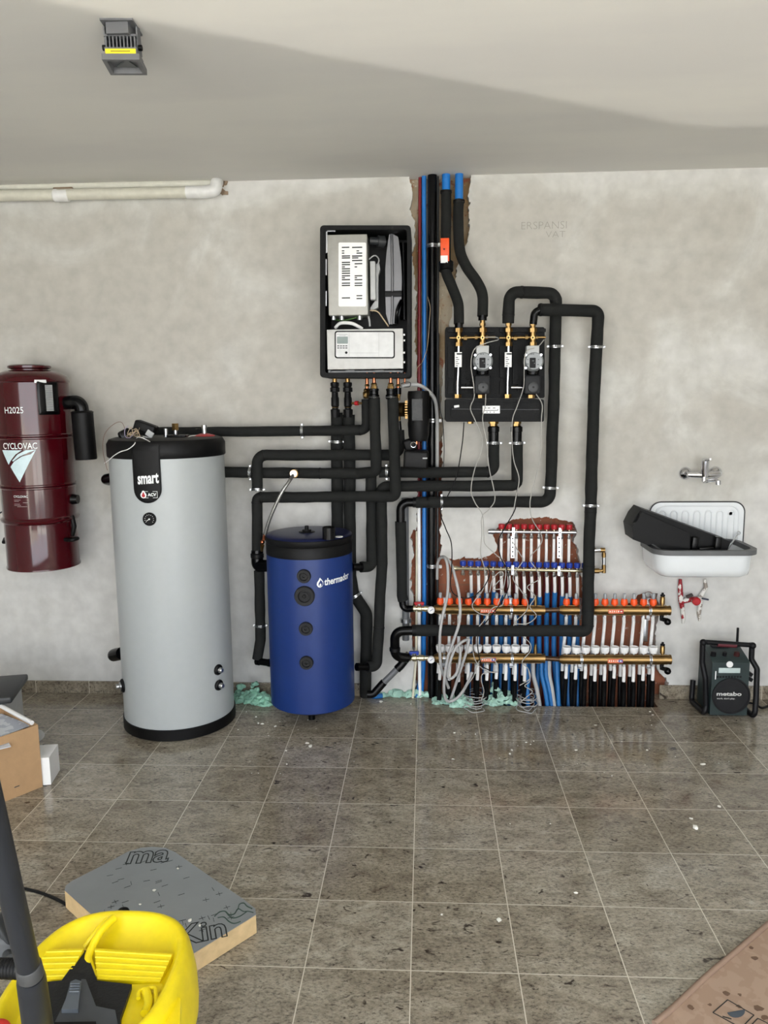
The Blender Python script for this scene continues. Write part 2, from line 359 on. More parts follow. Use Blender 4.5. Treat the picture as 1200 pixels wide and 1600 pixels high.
def brick():
    m = bpy.data.materials.new('raw_brick'); m.use_nodes = True; t = m.node_tree; b = t.nodes['Principled BSDF']; L = t.links.new
    g = N(t, 'ShaderNodeNewGeometry'); sx = N(t, 'ShaderNodeSeparateXYZ'); L(g.outputs['Position'], sx.inputs[0])
    cx = N(t, 'ShaderNodeCombineXYZ'); L(sx.outputs['X'], cx.inputs[0]); L(sx.outputs['Z'], cx.inputs[1])
    br = N(t, 'ShaderNodeTexBrick')
    for k, v in (('Scale', 1), ('Brick Width', .28), ('Row Height', .2), ('Mortar Size', .006), ('Mortar Smooth', .4)): br.inputs[k].default_value = v
    br.inputs['Color1'].default_value = s2l((150, 92, 66)); br.inputs['Color2'].default_value = s2l((134, 78, 56)); br.inputs['Mortar'].default_value = s2l((132, 90, 68))
    L(cx.outputs[0], br.inputs['Vector'])
    n = N(t, 'ShaderNodeTexNoise'); n.inputs['Scale'].default_value = 9; n.inputs['Detail'].default_value = 8; n.inputs['Roughness'].default_value = .7; L(g.outputs['Position'], n.inputs['Vector'])
    # mortar and plaster remains, mostly in the upper chase
    up = N(t, 'ShaderNodeMapRange'); up.inputs[1].default_value = 1.05; up.inputs[2].default_value = 1.5; up.inputs[3].default_value = -.1; up.inputs[4].default_value = .16; L(sx.outputs['Z'], up.inputs[0])
    a = N(t, 'ShaderNodeMath', operation='ADD'); L(n.outputs['Fac'], a.inputs[0]); L(up.outputs[0], a.inputs[1])
    r = ramp(t, [(.54, (0, 0, 0)), (.6, (255, 255, 255))]); L(a.outputs[0], r.inputs[0])
    n3 = N(t, 'ShaderNodeTexNoise'); n3.inputs['Scale'].default_value = 3; n3.inputs['Detail'].default_value = 5; L(g.outputs['Position'], n3.inputs['Vector'])
    r3 = ramp(t, [(.4, (172, 160, 140)), (.55, (146, 118, 78)), (.7, (120, 92, 84))]); L(n3.outputs['Fac'], r3.inputs[0])
    mx = N(t, 'ShaderNodeMixRGB'); L(r.outputs[0], mx.inputs[0]); L(br.outputs['Color'], mx.inputs[1]); L(r3.outputs[0], mx.inputs[2])
    n5 = N(t, 'ShaderNodeTexNoise'); n5.inputs['Scale'].default_value = 34; n5.inputs['Detail'].default_value = 6; n5.inputs['Roughness'].default_value = .7; L(g.outputs['Position'], n5.inputs['Vector'])
    r5 = ramp(t, [(.62, (0, 0, 0)), (.66, (255, 255, 255))]); L(n5.outputs['Fac'], r5.inputs[0])
    mx5 = N(t, 'ShaderNodeMixRGB'); L(r5.outputs[0], mx5.inputs[0]); L(mx.outputs[0], mx5.inputs[1]); mx5.inputs[2].default_value = s2l((205, 198, 186))
    L(mx5.outputs[0], b.inputs['Base Color']); b.inputs['Roughness'].default_value = .9
    bp = N(t, 'ShaderNodeBump'); bp.inputs['Strength'].default_value = .8; bp.inputs['Distance'].default_value = .01; L(n.outputs['Fac'], bp.inputs['Height']); L(bp.outputs[0], b.inputs['Normal'])
    return m
PLA, CEI, GRA, BRK = plaster(), ceiling_mat(), granite(), brick()
CONC = mat('driveway_concrete', (205, 200, 190), .9, var=.06, nscale=3)
# --- back wall: two plaster sheets either side of the ragged chase, brick behind
RD = .055
def rag(px, seed, amp=.006):
    pts = []
    for i in range(len(px) - 1):
        a = P(*px[i]); b = P(*px[i + 1]); n = max(1, int((b - a).length / .007))
        for k in range(n):
            p = a.lerp(b, k / n); q = noise.noise(p * 25 + V((seed, 0, 0))); q2 = noise.noise(p * 60 + V((0, seed, 5))) + .5 * noise.noise(p * 140 + V((seed, 3, 5)))
            pts.append(V((p.x + (q + .6 * q2) * amp, 0, p.z + q2 * amp * .6)))
    p = P(*px[-1]); pts.append(V((p.x, 0, p.z))); return pts
EL = [(641, 272), (645, 300), (641, 325), (647, 345), (645, 400), (650, 460), (648, 520), (652, 590), (651, 700), (652, 790), (651, 828),
      (643, 829), (645, 870), (641, 900), (646, 930), (640, 960), (645, 1000), (650, 1040), (648, 1092)]
ER = [(736, 270), (733, 300), (735, 325), (732, 358), (729, 380), (718, 405), (711, 440), (707, 493), (700, 520), (696, 560), (690, 600), (688, 640), (692, 680),
      (690, 780), (688, 850), (693, 871), (710, 875), (725, 871), (745, 873), (765, 868), (776, 860), (774, 845), (768, 830), (785, 820), (800, 812),
      (850, 808), (893, 815), (900, 825), (898, 850), (903, 865), (908, 890), (912, 912), (914, 940), (932, 946), (960, 948), (985, 942), (997, 930),
      (1012, 924), (1026, 928), (1030, 950), (1024, 985), (1027, 1010), (1022, 1030), (1030, 1050), (1045, 1068), (1041, 1095)]
el = rag(EL, 1, .013); er = rag(ER, 2, .013)
el[0].z = CEIL; er[0].z = CEIL; el[-1].z = 0; er[-1].z = 0
def sheet(poly):
    mb = MB(); mb.prism([V((p.x, 0, p.z)) for p in poly], (0, RD, 0)); return mb
wl = sheet([V((ROOM_L, 0, 0)), V((ROOM_L, 0, CEIL))] + el).build('wall_back', PLA, smooth=0); tag(wl, 'pale patchy plaster wall left of the pipe chase', kind='structure')
wr = sheet([V((ROOM_R, 0, 0)), V((ROOM_R, 0, CEIL))] + er).build('wall_back', PLA, smooth=0); tag(wr, 'pale patchy plaster wall right of the pipe chase', kind='structure')
wb_ = MB().box(((ROOM_L + ROOM_R) / 2, RD + .06, CEIL / 2 - .05), (ROOM_R - ROOM_L, .12, CEIL + .1)).build('wall_back', BRK, smooth=0); tag(wb_, 'bare red brick and mortar inside the chase', kind='structure')
wls = MB().box((ROOM_L - .1, ROOM_B / 2, CEIL / 2), (.2, -ROOM_B + .36, CEIL)).build('wall_left', PLA, smooth=0); tag(wls, kind='structure')
wrs = MB().box((ROOM_R + .1, ROOM_B / 2, CEIL / 2), (.2, -ROOM_B + .36, CEIL)).build('wall_right', PLA, smooth=0); tag(wrs, kind='structure')
wf = MB().box(((ROOM_L + ROOM_R) / 2, ROOM_B + .08, (OPEN_TOP + CEIL) / 2), (ROOM_R - ROOM_L, .2, CEIL - OPEN_TOP)).build('wall_front', PLA, smooth=0); tag(wf, 'wall strip over the open garage door', kind='structure')
ce = MB().box(((ROOM_L + ROOM_R) / 2, ROOM_B / 2, CEIL + .1), (ROOM_R - ROOM_L + .4, -ROOM_B + .4, .2)).build('ceiling', CEI, smooth=0); tag(ce, kind='structure')
# --- floor with the slot the pipes go down into
SX0, SX1, SY = .128, 1.235, -.125
fl = MB()
def q4(a, b, c, d): fl.add([a, b, c, d], [(0, 1, 2, 3)])
q4((ROOM_L, ROOM_B, 0), (ROOM_R, ROOM_B, 0), (ROOM_R, SY, 0), (ROOM_L, SY, 0))
q4((ROOM_L, SY, 0), (SX0, SY, 0), (SX0, RD, 0), (ROOM_L, RD, 0))
q4((SX1, SY, 0), (ROOM_R, SY, 0), (ROOM_R, RD, 0), (SX1, RD, 0))
q4((SX0, SY, 0), (SX1, SY, 0), (SX1, SY, -.1), (SX0, SY, -.1))
q4((SX0, SY, -.1), (SX1, SY, -.1), (SX1, RD, -.1), (SX0, RD, -.1))
q4((SX0, SY, 0), (SX0, RD, 0), (SX0, RD, -.1), (SX0, SY, -.1)); q4((SX1, SY, 0), (SX1, RD, 0), (SX1, RD, -.1), (SX1, SY, -.1))
flo = fl.build('floor', GRA, smooth=0); tag(flo, kind='structure')
bl = MB(); bl.box(((ROOM_L + P(573, 1085).x) / 2, -.0055, .034), (P(573, 1085).x - ROOM_L, .011, .068), bev=.002)
tag(bl.build('baseboard_left', GRA, smooth=0), kind='structure')
x0 = P(1029, 1090).x; br_ = MB(); br_.box(((ROOM_R + x0) / 2, -.0055, .037), (ROOM_R - x0, .011, .074), bev=.002)
tag(br_.build('baseboard_right', GRA, smooth=0), kind='structure')
# --- outside: driveway; added spot and unseen blocker shape the ceiling light edge
dr = MB().box((0, ROOM_B - 9, -.06), (30, 18, .12)).build('floor', CONC, smooth=0); tag(dr, 'concrete driveway outside the garage', kind='structure')
LG = V((-2.6, -11.0, .35))
gy = -7.3
def gp(c):
    c = V(c); k = (gy - LG.y) / (c.y - LG.y); return LG + (c - LG) * k
prof = [gp((-3.6, -3.18, CEIL)), gp((-1.1, -1.78, CEIL)), gp((1.16, -.52, CEIL)), gp((1.9, -.51, CEIL)), gp((4.5, -.49, CEIL))]
gw = MB().prism([V((prof[0].x, gy, 0))] + [V((p.x, gy, p.z)) for p in prof] + [V((prof[-1].x, gy, 0))], (0, -.03, 0)).build('added_light_blocker', CONC, smooth=0)  # added panel, top cut to throw the shadow edge across the ceiling
tag(gw, 'unseen added panel outside that blocks the ceiling spot', kind='structure')
sl = bpy.data.lights.new('added_ceiling_spot', 'SPOT'); sl.energy = 2600; sl.color = (1, .95, .86); sl.shadow_soft_size = .006; sl.spot_size = math.radians(60); sl.spot_blend = .5  # added spot without a known source, brightens the near part of the ceiling
so = bpy.data.objects.new('added_ceiling_spot', sl); col.objects.link(so); so.location = LG
so.rotation_euler = (V((.8, -1.6, CEIL)) - LG).to_track_quat('-Z', 'Y').to_euler()
# pencil note on the wall
PEN = mat('pencil_writing', (152, 149, 142), .9)
t1 = text('pencil_note', 'ERSPANSI', PEN, None, P(850, 352, .0012), (1, 0, 0), (0, 0, 1), w=M_(70, 850, 352, 0), h=M_(11, 850, 352, 0), off=-.02)
t2 = text('pencil_note', 'VAT', PEN, t1, P(868, 366, .0012), (1, 0, 0), (0, 0, 1), w=M_(30, 868, 366, 0), h=M_(9, 868, 366, 0), off=-.02)
tag(t1, 'faint pencil note in capitals on the plaster, upper right of the pump group', 'writing')
# ================================================================ TANKS
def ring_cap(mb, c, axis, R, d=.012):
    ax = V(axis).normalized(); c = V(c)
    mb.lathe([(R, -.004), (R, d * .5), (R * .93, d), (R * .62, d), (R * .55, d * .45), (R * .42, d * .45), (R * .42, d * .9), (R * .2, d * .9), (R * .18, d * .3), (0, d * .3)], c, ax, 32)
def rad(c, R, az, z):
    a = math.radians(az); n = V((math.sin(a), -math.cos(a), 0)); return V((c[0], c[1], z)) + n * R, n
# ---- tall grey hot water tank
TC = (-1.19, -.335); TR = .267
def z_on(px, py, c, R):
    """height where the ray through the pixel meets the front of an upright cylinder"""
    q = RT * ((px - 600) / FPX) + DN * ((py - 800) / FPX) + FW
    A = q.x ** 2 + q.y ** 2; B = 2 * (q.x * (CAM.x - c[0]) + q.y * (CAM.y - c[1])); C = (CAM.x - c[0]) ** 2 + (CAM.y - c[1]) ** 2 - R * R
    D = max(0, B * B - 4 * A * C); k = (-B - math.sqrt(D)) / (2 * A); p = CAM + q * k
    return p.z, math.degrees(math.atan2(p.x - c[0], -(p.y - c[1]))), p
zl, _, _ = z_on(262, 716, TC, TR); zt, _, _ = z_on(262, 689, TC, TR)
tank = thing('hot_water_tank', (TC[0], TC[1], 0), 'tall light grey cylindrical hot water tank with black lid standing on the tiles', 'water tank')
TG = mat('silver_grey_skin', (168, 173, 174), .36, metal=.0, var=.015, coat=.0)
MB().lathe([(TR - .004, 0), (TR + .006, .006), (TR + .006, .055), (TR - .002, .058)], (TC[0], TC[1], 0), seg=72).build('base_ring', BLK, tank)
MB().lathe([(TR - .01, .04), (TR, .05), (TR, zl + .01), (TR - .01, zl + .02)], (TC[0], TC[1], 0), seg=96).build('body', TG, tank)
ld = MB().lathe([(TR + .004, zl - .004), (TR + .007, zl), (TR + .007, zt - .02), (TR - .005, zt), (TR - .03, zt + .008), (0, zt + .01)], (TC[0], TC[1], 0), seg=96).build('lid', BLK, tank)
ZL = zt + .008
# black badge panel hanging over the rim
zb0, azb, _ = z_on(232, 786, TC, TR); zb1, _, _ = z_on(232, 700, TC, TR)
def cyl_panel(mb, c, R, outline, th):
    """outline [(arc, z)] laid on the cylinder, convex"""
    n = len(outline); cx = sum(a for a, _ in outline) / n; cz = sum(z for _, z in outline) / n
    rings = 10; vs = []; fs = []
    def pt(a, z, r): return (c[0] + r * math.sin(a / R), c[1] - r * math.cos(a / R), z)
    for k in range(rings + 1):
        f = k / rings
        for a, z in outline: vs.append(pt(cx + (a - cx) * f, cz + (z - cz) * f, R + th * (1 if k < rings else .6)))
    for a, z in outline: vs.append(pt(a, z, R - .002))
    for k in range(rings + 1):
        for i in range(n):
            j = (i + 1) % n; fs.append((k * n + i, k * n + j, (k + 1) * n + j, (k + 1) * n + i))
    mb.add(vs, fs); return mb
a0 = math.radians(azb) * TR; hw = .063
zb1 = zt - .012
out = [(a0 - hw, zb1)] + [(a0 - hw, zb1 - k * (zb1 - zb0 - hw) / 6) for k in range(1, 6)] + [(a0 + hw * math.cos(t), zb0 + hw + hw * math.sin(t)) for t in [math.pi + math.pi * k / 14 for k in range(15)]] + [(a0 + hw, zb1 - k * (zb1 - zb0 - hw) / 6) for k in range(5, 0, -1)] + [(a0 + hw, zb1)]
bdg = cyl_panel(MB(), TC, TR + .003, out, .009).build('badge_panel', BLK, tank)
zs, azs, _ = z_on(231, 748, TC, TR + .013)
text('lettering', 'smart', TXTW, bdg, 0, (1, 0, 0), (0, 0, 1), w=.096, h=.047, off=.03, warp=cyl_warp(TC, TR + .0125, math.radians(azs), zs, .06))
za, aza, _ = z_on(233, 773, TC, TR + .013)
aw = cyl_warp(TC, TR + .0125, math.radians(aza), za)
text('lettering', 'ACV', TXTW, bdg, 0, (1, 0, 0), (0, 0, 1), w=.038, h=.014, off=.03, warp=cyl_warp(TC, TR + .0125, math.radians(aza) + .012 / TR, za))
def flat_warp(polys, w):
    mb = MB()
    for pl_ in polys:
        t = tessellate_polygon([[V((x, y, 0)) for x, y in pl_]]); mb.add([w(x, y) for x, y in pl_], [tuple(q) for q in t])
    return mb
fr = [[(-.025, .015), (.037, .015), (.037, .0135), (-.025, .0135)], [(-.025, -.015), (.037, -.015), (.037, -.0135), (-.025, -.0135)], [(.0355, .015), (.037, .015), (.037, -.015), (.0355, -.015)]]
dropo = [(-.026 + .014 * math.sin(t) * (1 if t < 3.14 else 1), -.002 + .014 * -math.cos(t) + (.006 if abs(t - math.pi) < .4 else 0)) for t in [2 * math.pi * k / 20 for k in range(20)]]
flat_warp(fr + [dropo], aw).build('logo_frame', TXTW, bdg, smooth=0)
flat_warp([[(-.026 + .008 * math.sin(t), -.004 + .008 * -math.cos(t) + (.007 if abs(t - math.pi) < .4 else 0)) for t in [2 * math.pi * k / 20 for k in range(20)]]],
          cyl_warp(TC, TR + .0125, math.radians(aza), za, 0, .002)).build('logo_drop', RED, bdg, smooth=0)
# gauge
zg, azg, pg = z_on(234, 811, TC, TR); c, n = rad(TC, TR, azg, zg)
gau = MB().lathe([(.03, -.004), (.03, .008), (.026, .012), (.025, .006), (0, .006)], c, n, 32).build('thermometer', BLK, tank)
mb = MB(); up = V((0, 0, 1)); rt = up.cross(n) * -1
rt = V((n.y * -1, n.x, 0))
for k in range(11):
    a = math.radians(-130 + 26 * k); dirv = rt * math.sin(a) + up * math.cos(a); mb.bar(c + n * .0068 + dirv * .018, c + n * .0068 + dirv * .022, .0015, .0006, n)
mb.bar(c + n * .0078, c + n * .0078 + (rt * -.8 - up * .5) * .017, .002, .0008, n); mb.lathe([(.004, 0), (.003, .003), (0, .003)], c + n * .0065, n, 12)
absorb(gau, mb.build('dial_marks', WHT, gau, smooth=0))
# bungs
for nm, px, py, R in (('drain_plug', 194, 1073, .033),):
    z, az, _ = z_on(px, py, TC, TR); c, n = rad(TC, TR, az - 4, z)
    g = MB().lathe([(R, -.01), (R, .006), (R * .8, .012), (0, .012)], c, n, 28).build(nm, BLK, tank)
    MB().lathe([(.02, .0), (.02, .016), (.012, .02), (.012, .034), (0, .034)], c, n, 20).build('steel_plug', STL, g)
for px, py in ((360, 1029), (360, 1052)):
    z, az, _ = z_on(352, py, TC, TR); c, n = rad(TC, TR, 62, P(360, py, .3).z)
    g = MB().lathe([(.026, -.006), (.026, .006), (.02, .012), (0, .012)], c, n, 28).build('side_bung', BLK, tank)
    MB().lathe([(.014, .0), (.014, .02), (.009, .03), (0, .03)], c, n, 16).build('steel_plug', STL, g)
for px, py, r in ((162, 746, .026), (174, 1021, .032)):
    a = P(px + 16, py, .3); b = P(px + 3, py + 3, .26); c = P(px, py + 12, .2)
    MB().tube([a, b, b + V((.0, .05, -.01))], r, 16, fil=.03).build('elbow_stub', BLKG, tank)
# things on the lid
c = P(320, 688, .33); c.z = ZL
pv = MB().lathe([(.05, 0), (.048, .004), (.02, .012), (0, .012)], c, seg=28).build('red_collar', RED, tank)
MB().lathe([(.011, 0), (.011, .035), (.013, .036), (.013, .052), (0, .052)], c, seg=16).build('steel_stub', STL, pv)
c = P(260, 690, .42); c.z = ZL
MB().lathe([(.009, 0), (.009, .04), (0, .04)], c, seg=16).build('steel_stub', STL, tank)
c = P(275, 690, .35); c.z = ZL
bs = MB().hexn(c + V((0, 0, .03)), c + V((0, 0, .062)), .017).build('brass_nut', BRS, tank); MB().cyl(c, c + V((0, 0, .03)), .01).build('steel_stub', STL, bs)
c = P(278, 690, .42); c.z = ZL
MB().box(c + V((0, 0, .006)), (.09, .06, .012), bev=.004).build('lid_cover_plate', BLKG, tank)
def freeT(pts, r, name, m, label, cat='cable', group=None, seg=6, n=8, d=None):
    o = MB().tube(spline(pts, n), r, seg).build(name, m); tag(o, label, cat, group); return o
# thermostat jumble on the lid
jm = thing('thermostat_unit', (P(215, 685, .4).x, -.4, ZL), 'black opened thermostat lying on the grey tank lid among loose wires', 'thermostat')
c = P(228, 668, .42); MB().box(c + V((0, 0, -.0)), (.1, .06, .045), Matrix.Rotation(.35, 3, 'Y'), .008).build('housing', BLK, jm)
MB().box(P(196, 680, .4), (.06, .06, .05), Matrix.Rotation(-.5, 3, 'Y') @ Matrix.Rotation(.4, 3, 'Z'), .012).build('cable_gland', BLKG, jm)
MB().box(P(213, 672, .42), (.03, .05, .07), Matrix.Rotation(1.0, 3, 'Y'), .006).build('flap', BLK, jm)
MB().box(P(234, 678, .46), (.035, .006, .028), Matrix.Rotation(.6, 3, 'Y'), .002).build('sensor_plate', LGR, jm)
def onrim(x, y): return z_on(x, y, TC, TR + (.022 if x > 196 else .013))[2]
lw = [PZ(234, 690, ZL + .006), PZ(222, 684, ZL + .03), P(214, 684, .54), onrim(210, 694), onrim(200, 702), onrim(188, 706), onrim(178, 712), onrim(171, 718), P(163, 724, .42)]
freeT(lw, .0022, 'loose_wire', WHT, 'white stripped wire hanging over the left edge of the grey tank lid', 'wire')
freeT([P(198, 678, .42), P(190, 660, .42), P(176, 664, .45), P(163, 680, .5), P(161, 705, .55), P(166, 728, .6), P(168, 735, .6)], .0012, 'loose_wire', mat('brown_wire', (120, 84, 70), .5), 'thin brown wire looping out beyond the left of the grey tank lid', 'wire')
freeT([P(200, 665, .44), P(195, 672, .46), P(196, 682, .47), P(203, 684, .47), P(210, 676, .47)], .0014, 'loose_wire', mat('violet_wire', (170, 160, 190), .5), 'short pale violet wire curled beside the thermostat on the grey tank', 'wire')
rnd = random.Random(3); pts = []
for k in range(26): pts.append(P(209 + rnd.uniform(-11, 11), 675 + rnd.uniform(-8, 8), .46 + rnd.uniform(-.02, .02)))
freeT(pts, .0012, 'loose_wire', mat('tan_wire', (190, 170, 140), .5), 'tangle of fine tan wire on the thermostat on the grey tank lid', 'wire', n=5)
freeT([P(223, 682, .45), P(240, 685, .45), P(262, 686, .45), P(282, 686, .44), P(292, 684, .42), P(299, 681, .38), P(316, 680, .33)], .002, 'loose_wire', WHT, 'white wire lying across the grey tank lid to the red collar', 'wire')
# ---- blue buffer tank
BC = (P(487, 1000, .262).x, -.262); BR = .2105
zb, _, _ = z_on(487, 1119, BC, BR); zr0, _, _ = z_on(486, 875, BC, BR); zr1, _, _ = z_on(486, 846, BC, BR)
bt = thing('buffer_tank', (BC[0], BC[1], zb), 'royal blue cylindrical buffer tank with black rim held off the floor', 'water tank')
BS = mat('blue_vinyl_skin', (9, 44, 108), .42, var=.03, bump=.05, bscale=15)
BLID = mat('dark_blue_lid', (18, 26, 66), .35)
CC = (BC[0], BC[1], 0)
MB().lathe([(0, zb - .004), (BR - .02, zb - .004), (BR, zb + .008), (BR, zr0), (BR - .01, zr0 + .004)], CC, seg=96).build('body', BS, bt)
MB().lathe([(BR - .004, zr0 - .003), (BR + .001, zr0), (BR + .001, zr0 + .05), (BR - .002, zr0 + .054), (BR + .002, zr0 + .06), (BR + .002, zr1 - .004), (BR - .004, zr1)], CC, seg=96).build('rim_band', BLK, bt)
lidb = MB().lathe([(BR - .002, zr1 - .006), (BR - .001, zr1), (BR - .006, zr1 + .004), (BR - .03, zr1 + .008), (0, zr1 + .01)], CC, seg=96).build('lid', BLID, bt)
c = V((BC[0] - .01, BC[1] - .005, zr1 + .01)); MB().lathe([(.04, 0), (.04, .002), (.022, .004), (.022, .012), (.01, .012), (.01, .03), (0, .032)], c, seg=24).build('air_vent', BLK, bt)
c = PZ(514, 842, zr1 + .008); MB().lathe([(.03, 0), (.03, .055), (.025, .058), (.02, .05), (0, .05)], c, seg=28).build('lid_stub', BLKG, bt)
c = PZ(530, 839, zr1 + .01); MB().lathe([(.018, 0), (.018, .003), (0, .003)], c, seg=20).build('white_cap', WHT, bt)
for i, (px, py, R) in enumerate(((475, 900, .033), (476, 931, .048), (478, 982, .033), (479, 1035, .033))):
    z, az, _ = z_on(px, py, BC, BR); c, n = rad(BC, BR, az, z); mb = MB(); ring_cap(mb, c, n, R, .016)
    g = mb.build('sleeve_bung', mat('soft_black_rubber', (38, 38, 39), .6), bt)
    if i == 1: MB().box(c + n * .012, (.014, .01, .014)).build('square_plug', BLK, g)
c, n = rad(BC, BR, 6, zb); c = V((BC[0] + .02, BC[1] - .09, zb - .004)); c = V(BC + (0,)) + V((.0, -.06, zb - .004))
MB().tube([c, c - V((0, 0, .075))], .017, 18).build('drain_stub', BLKG, bt)
for k in (-1, 1): MB().bar((BC[0] + k * .11, -.07, zb + .25), (BC[0] + k * .11, -.0, zb + .25), .04, .05, V((0, 0, 1))).build('wall_bracket', DGR, bt)
# brand lettering and flame
zt_, azt, _ = z_on(526, 905, BC, BR); bw = cyl_warp(BC, BR, math.radians(azt), zt_, .06)
text('lettering', 'thermador', TXTW, bt, 0, (1, 0, 0), (0, 0, 1), w=.158, h=.034, off=.025, shear=.1, warp=cyl_warp(BC, BR, math.radians(azt) + .012 / BR, zt_ + .0, .06))
fl_ = lambda s_, dx, dz: [(dx - .0 + s_ * x, dz + s_ * y) for x, y in [(0, 1), (.35, .55), (.62, .1), (.65, -.35), (.4, -.8), (0, -1), (-.4, -.85), (-.68, -.4), (-.6, .1), (-.3, .5)]]
flat_warp([fl_(.024, -.088, .0)], bw).build('flame_mark', TXTW, bt, smooth=0)
flat_warp([fl_(.016, -.085, -.003)], cyl_warp(BC, BR, math.radians(azt), zt_, .06, .002)).build('flame_centre', BS, bt, smooth=0)
flat_warp([fl_(.007, -.087, -.010)], cyl_warp(BC, BR, math.radians(azt), zt_, .06, .003)).build('flame_core', TXTW, bt, smooth=0)
# ---- red central vacuum
VC = (-1.906, -.195); VR = .178
REDM = mat('maroon_enamel', (64, 5, 14), .14, var=.02, coat=.6)
def vz(py): return z_on(60, py, VC, VR)[0]
z0 = vz(895); z1 = vz(815); z2 = vz(762); z3 = vz(683); z4 = vz(594); z5 = vz(574)
vv = thing('central_vacuum', (VC[0], 0, z0), 'maroon cylindrical central vacuum hung on the wall at the far left', 'vacuum')
def seam(z, r=VR): return [(r, z - .012), (r + .004, z - .008), (r + .004, z - .003), (r - .002, z), (r + .004, z + .003), (r + .004, z + .008), (r, z + .012)]
CV = (VC[0], VC[1], 0)
MB().lathe([(0, z0 - .0), (VR - .01, z0 - .0), (VR - .002, z0 + .003), (VR - .002, z0 + .01), (VR - .006, z0 + .016)] + [(VR - .006, z1 - .02), (VR + .006, z1 - .01), (VR + .008, z1), (VR, z1 + .006), (VR - .004, z1 + .012)], CV, seg=80).build('dust_bucket', REDM, vv)
MB().lathe([(VR - .004, z1 + .006)] + seam(z2, VR - .002) + seam(z3, VR - .002) + [(VR - .002, z4 - .01), (VR + .004, z4 - .005), (VR + .002, z4), (VR - .008, z4 + .02), (VR - .04, z4 + .04), (.11, z4 + .05), (0, z4 + .052)], CV, seg=80).build('motor_housing', REDM, vv)
MB().lathe([(.085, z4 + .04), (.085, z4 + .056), (.1, z4 + .062), (.1, z4 + .072), (.09, z4 + .078), (0, z4 + .078)], CV, seg=48).build('top_knob', REDM, vv)
def vaz(px, py): return z_on(px, py, VC, VR)
z, a, _ = vaz(21, 641); text('lettering', 'H2025', TXTW, vv, 0, (1, 0, 0), (0, 0, 1), w=.092, h=.03, off=.0, warp=cyl_warp(VC, VR, math.radians(a), z))
z, a, _ = vaz(29, 697); text('lettering', 'CYCLOVAC', TXTW, vv, 0, (1, 0, 0), (0, 0, 1), w=.168, h=.03, off=.01, warp=cyl_warp(VC, VR + .001, math.radians(a), z))
z, a, _ = vaz(29, 727); LBL = mat('pale_blue_white_print', (205, 225, 230), .5)
w_ = cyl_warp(VC, VR, math.radians(a), z, 0, .0015)
def sub(poly, n=6):
    o = []
    for i in range(len(poly)):
        x0, y0 = poly[i]; x1_, y1_ = poly[(i + 1) % len(poly)]
        o += [(x0 + (x1_ - x0) * k / n, y0 + (y1_ - y0) * k / n) for k in range(n)]
    return o
def strips(poly, w, nn=14):
    """cut polygon into narrow vertical bands so that it hugs the cylinder"""
    xs = [p[0] for p in poly]; mb = MB(); x0, x1_ = min(xs), max(xs)
    for k in range(nn):
        bm = bmesh.new(); vs_ = [bm.verts.new((x, y, 0)) for x, y in poly]; bm.faces.new(vs_)
        for xx, nv in ((x0 + (x1_ - x0) * k / nn, -1), (x0 + (x1_ - x0) * (k + 1) / nn, 1)):
            g = bm.verts[:] + bm.edges[:] + bm.faces[:]
            bmesh.ops.bisect_plane(bm, geom=g, plane_co=(xx, 0, 0), plane_no=(nv, 0, 0), clear_outer=True)
        bmesh.ops.triangulate(bm, faces=bm.faces[:]); bm.verts.index_update()
        if len(bm.faces): mb.add([w(v.co.x, v.co.y) for v in bm.verts], [tuple(v.index for v in f.verts) for f in bm.faces])
        bm.free()
    return mb
strips([(-.088, .072), (.022, .072), (-.01, .052), (-.04, .02), (-.052, .002)], w_).build('arrow_logo', LBL, vv, smooth=0)
strips([(.084, .072), (-.0, -.082), (-.042, -.008), (-.02, .018), (.02, .042), (.06, .052)], w_).build('arrow_logo', LBL, vv, smooth=0)
strips([(.088, .0735), (.04, .072), (.0, .052), (-.03, .022), (-.026, .018), (.01, .042), (.05, .06)], w_).build('arrow_logo', LBL, vv, smooth=0)
z, a, _ = vaz(32, 776); text('lettering', 'CYCLOVAC', TXTW, vv, 0, (1, 0, 0), (0, 0, 1), w=.07, h=.011, off=.01, warp=cyl_warp(VC, VR, math.radians(a), z))
wl_ = cyl_warp(VC, VR, math.radians(a), z)
mb = MB()
for k, (x0, x1_) in enumerate(((-.035, .0), (-.035, -.01), (.01, .035), (-.035, -.005), (-.035, .0), (-.02, .03))):
    zz = -.016 - k * .0065; mb.add([wl_(x0, zz), wl_(x1_, zz), wl_(x1_, zz - .0018), wl_(x0, zz - .0018)], [(0, 1, 2, 3)])
mb.build('fine_print', mat('faint_print', (170, 150, 150), .5), vv, smooth=0)
z, a, _ = vaz(76, 622); aa = math.radians(a) * VR
pan = cyl_panel(MB(), VC, VR - .001, [(aa - .052, z - .078), (aa - .045, z - .08), (aa + .045, z - .08), (aa + .052, z - .078), (aa + .052, z), (aa + .052, z + .078), (aa + .045, z + .08), (aa - .045, z + .08), (aa - .052, z + .078), (aa - .052, z)], .008).build('control_panel', BLKG, vv)
gw2 = cyl_warp(VC, VR + .0075, math.radians(a), z)
mb = MB()
for k in range(26):
    zz = .062 - k * .0048; mb.add([gw2(-.018, zz), gw2(0, zz), gw2(.018, zz), gw2(.018, zz - .003), gw2(0, zz - .003), gw2(-.018, zz - .003)], [(0, 1, 4, 5), (1, 2, 3, 4)])
mb.build('bag_gauge_bars', LGR, pan, smooth=0)
z, a, _ = vaz(63, 596); aa = math.radians(a) * VR
cyl_panel(MB(), VC, VR, [(aa - .026, z - .007), (aa + .026, z - .007), (aa + .028, z), (aa + .026, z + .008), (aa - .026, z + .008), (aa - .028, z)], .004).build('white_tag', WHT, vv)
